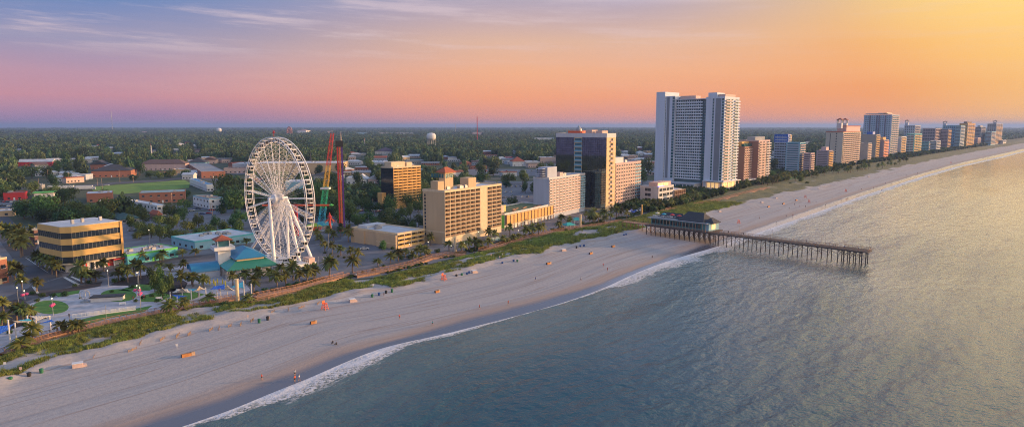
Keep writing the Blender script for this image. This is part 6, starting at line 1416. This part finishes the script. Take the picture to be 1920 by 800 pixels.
for x,y in ((96,614),(130,596),(270,560),(304,566),(250,563),(372,556),(398,552),(411,548),(560,538),(655,520),(668,520),(830,482),(890,478),(1180,400),(1196,398),(1240,392)): person(x,y,R.choice(['black','blue','white','red']),'walk',None,'on the promenade',g=G(x,y,.14))
flush()
# ---------------------------------------------------------------- light, sky, air, camera
SUNA=math.radians(14); SUNE=math.radians(7)
sd=Vector((math.cos(SUNA)*math.cos(SUNE),math.sin(SUNA)*math.cos(SUNE),math.sin(SUNE)))
sl=bpy.data.lights.new('sun','SUN'); sl.energy=4.4; sl.angle=math.radians(1.2); sl.color=(1,.56,.26); so_=bpy.data.objects.new('sun',sl); COL.objects.link(so_); so_.rotation_euler=(-sd).to_track_quat('-Z','Y').to_euler(); so_.location=sd*3000
W=bpy.data.worlds.new('World'); sc.world=W; W.use_nodes=True; nt=W.node_tree; N=nt.nodes; L=nt.links; N.clear()
out=N.new('ShaderNodeOutputWorld'); bg=N.new('ShaderNodeBackground'); L.new(bg.outputs[0],out.inputs[0])
tc=N.new('ShaderNodeTexCoord'); sx=N.new('ShaderNodeSeparateXYZ'); L.new(tc.outputs['Generated'],sx.inputs[0])
z=math_(N,L,'MAXIMUM',sx.outputs[2],0.0); zr=math_(N,L,'POWER',z,.5)
def ramp(stops,fac):
    r=N.new('ShaderNodeValToRGB'); e=r.color_ramp.elements; r.color_ramp.interpolation='B_SPLINE' if 0 else 'LINEAR'
    while len(e)<len(stops): e.new(.5)
    for k,(p,c) in enumerate(stops): e[k].position=p; e[k].color=(*c,1)
    L.new(fac,r.inputs[0]); return r.outputs[0]
q=lambda el:math.sqrt(math.sin(math.radians(el)))
left=ramp([(0,S(126,112,158)),(q(.9),S(158,124,158)),(q(2.2),S(194,140,152)),(q(3.8),S(184,145,162)),(q(6.2),S(140,143,176)),(q(9.5),S(100,131,182)),(q(16),S(98,136,190)),(q(35),S(88,134,190)),(1,S(70,112,168))],zr)
mid=ramp([(0,S(196,136,138)),(q(.7),S(218,145,128)),(q(2.4),S(236,158,118)),(q(4.5),S(234,171,132)),(q(7),S(216,175,152)),(q(9.8),S(180,164,176)),(q(13),S(138,152,186)),(q(18),S(104,138,184)),(q(32),S(92,134,186)),(1,S(70,112,168))],zr)
right=ramp([(0,S(222,152,112)),(q(.8),S(238,160,98)),(q(3),S(238,156,84)),(q(6),S(246,174,80)),(q(10),S(252,204,108)),(q(12),S(255,226,180)),(q(18),S(255,226,185)),(q(34),S(150,172,196)),(1,S(70,112,168))],zr)
# azimuth measured along the view
hx=math_(N,L,'ARCTAN2',sx.outputs[0],sx.outputs[1])
azl=rng(N,L,hx,math.radians(-34),math.radians(2),0,1,True); azr=rng(N,L,hx,math.radians(8),math.radians(42),0,1,True)
back=rng(N,L,math_(N,L,'ABSOLUTE',math_(N,L,'SUBTRACT',hx,math.radians(62))),math.radians(70),math.radians(150),1,0,True)
sky=mixc(N,L,azl,left,mid); sky=mixc(N,L,math_(N,L,'MULTIPLY',azr,back),sky,right)
# glow round the hidden sun
dp=N.new('ShaderNodeVectorMath'); dp.operation='DOT_PRODUCT'; L.new(tc.outputs['Generated'],dp.inputs[0]); gd=Vector((math.cos(math.radians(44))*math.cos(.23),math.sin(math.radians(44))*math.cos(.23),math.sin(.23))); dp.inputs[1].default_value=gd
gw=rng(N,L,dp.outputs['Value'],.93,1.0,0,1,True)
sky=mixc(N,L,math_(N,L,'MULTIPLY',gw,.45),sky,S(255,232,150))
# thin high streaks
mp=comb(N,L,math_(N,L,'MULTIPLY',hx,2.2),math_(N,L,'MULTIPLY',math_(N,L,'ADD',sx.outputs[2],math_(N,L,'MULTIPLY',hx,.03)),26),0)
cl=noi(N,L,mp,1.6,7,.62); cm=rng(N,L,cl,.47,.68,0,1,True)
band=math_(N,L,'MULTIPLY',rng(N,L,sx.outputs[2],.075,.13,0,1,True),rng(N,L,hx,-.75,.35,1,.25))
sky=mixc(N,L,math_(N,L,'MULTIPLY',math_(N,L,'MULTIPLY',cm,band),.75),sky,S(222,200,204))
tr_=noi(N,L,comb(N,L,math_(N,L,'MULTIPLY',hx,1.3),math_(N,L,'MULTIPLY',sx.outputs[2],14),4),1.1,5,.55)
sky=mixc(N,L,math_(N,L,'MULTIPLY',rng(N,L,tr_,.45,.75,0,1,True),.16),sky,S(235,190,170))
ns=N.new('ShaderNodeTexSky'); ns.sky_type='NISHITA'; ns.sun_disc=False; ns.sun_elevation=SUNE; ns.sun_rotation=pi/2-SUNA
bg2=N.new('ShaderNodeBackground'); L.new(ns.outputs[0],bg2.inputs[0]); bg2.inputs[1].default_value=.08
hi=math_(N,L,'MULTIPLY',rng(N,L,sx.outputs[2],.165,.20,0,1,True),rng(N,L,sx.outputs[2],.30,.50,1,0,True))
hi=math_(N,L,'MULTIPLY',hi,math_(N,L,'MULTIPLY',rng(N,L,hx,.0,.6,0,1,True),back))
bo_=N.new('ShaderNodeVectorMath'); bo_.operation='SCALE'; L.new(sky,bo_.inputs[0]); L.new(math_(N,L,'ADD',1.0,math_(N,L,'MULTIPLY',hi,3.0)),bo_.inputs['Scale']); sky=bo_.outputs[0]
L.new(sky,bg.inputs[0]); bg.inputs[1].default_value=.80
ad=N.new('ShaderNodeAddShader'); L.new(bg.outputs[0],ad.inputs[0]); L.new(bg2.outputs[0],ad.inputs[1])
# the lower dome is bright daylight blue above the view: add the physical sky only high up
mixs=N.new('ShaderNodeMixShader'); L.new(rng(N,L,sx.outputs[2],.2,.45,0,1,True),mixs.inputs[0]); L.new(bg.outputs[0],mixs.inputs[1]); L.new(ad.outputs[0],mixs.inputs[2]); L.new(mixs.outputs[0],out.inputs[0])
HAZE=True
if HAZE:
    hm=bpy.data.materials.new('air'); hm.use_nodes=True; nt=hm.node_tree; N=nt.nodes; N.remove(N['Principled BSDF']); v=N.new('ShaderNodeVolumePrincipled'); v.inputs['Color'].default_value=(.30,.46,.85,1); v.inputs['Density'].default_value=8.5e-5; v.inputs['Anisotropy'].default_value=.2
    nt.links.new(v.outputs[0],N['Material Output'].inputs['Volume'])
    b=MB(); b.box(-52000,72000,-3000,75000,-5.2,128); o=b.build('haze',hm); tag(o,kind='stuff')
cam=bpy.data.cameras.new('camera'); cam.sensor_width=36; cam.lens=36*F/1920; cam.clip_start=1; cam.clip_end=200000
co=bpy.data.objects.new('camera',cam); COL.objects.link(co); co.location=(0,0,CH); co.rotation_euler=(pi/2-TILT,0,0); sc.camera=co
sc.view_settings.view_transform='Standard'; sc.view_settings.look='None'; sc.view_settings.exposure=0.47; sc.view_settings.gamma=1; sc.view_settings.use_curve_mapping=False
sc.cycles.pixel_filter_type='BLACKMAN_HARRIS'; sc.cycles.filter_width=1.05; sc.render.engine='CYCLES'; sc.cycles.max_bounces=6; sc.cycles.diffuse_bounces=2; sc.cycles.glossy_bounces=3; sc.cycles.transmission_bounces=2; sc.cycles.volume_bounces=0; sc.cycles.transparent_max_bounces=6
sc.cycles.use_denoising=True; sc.cycles.denoising_input_passes='RGB_ALBEDO_NORMAL'; sc.cycles.denoising_prefilter='NONE'
try: sc.cycles.denoiser='OPENIMAGEDENOISE'
except Exception: pass
sc.cycles.sample_clamp_indirect=4
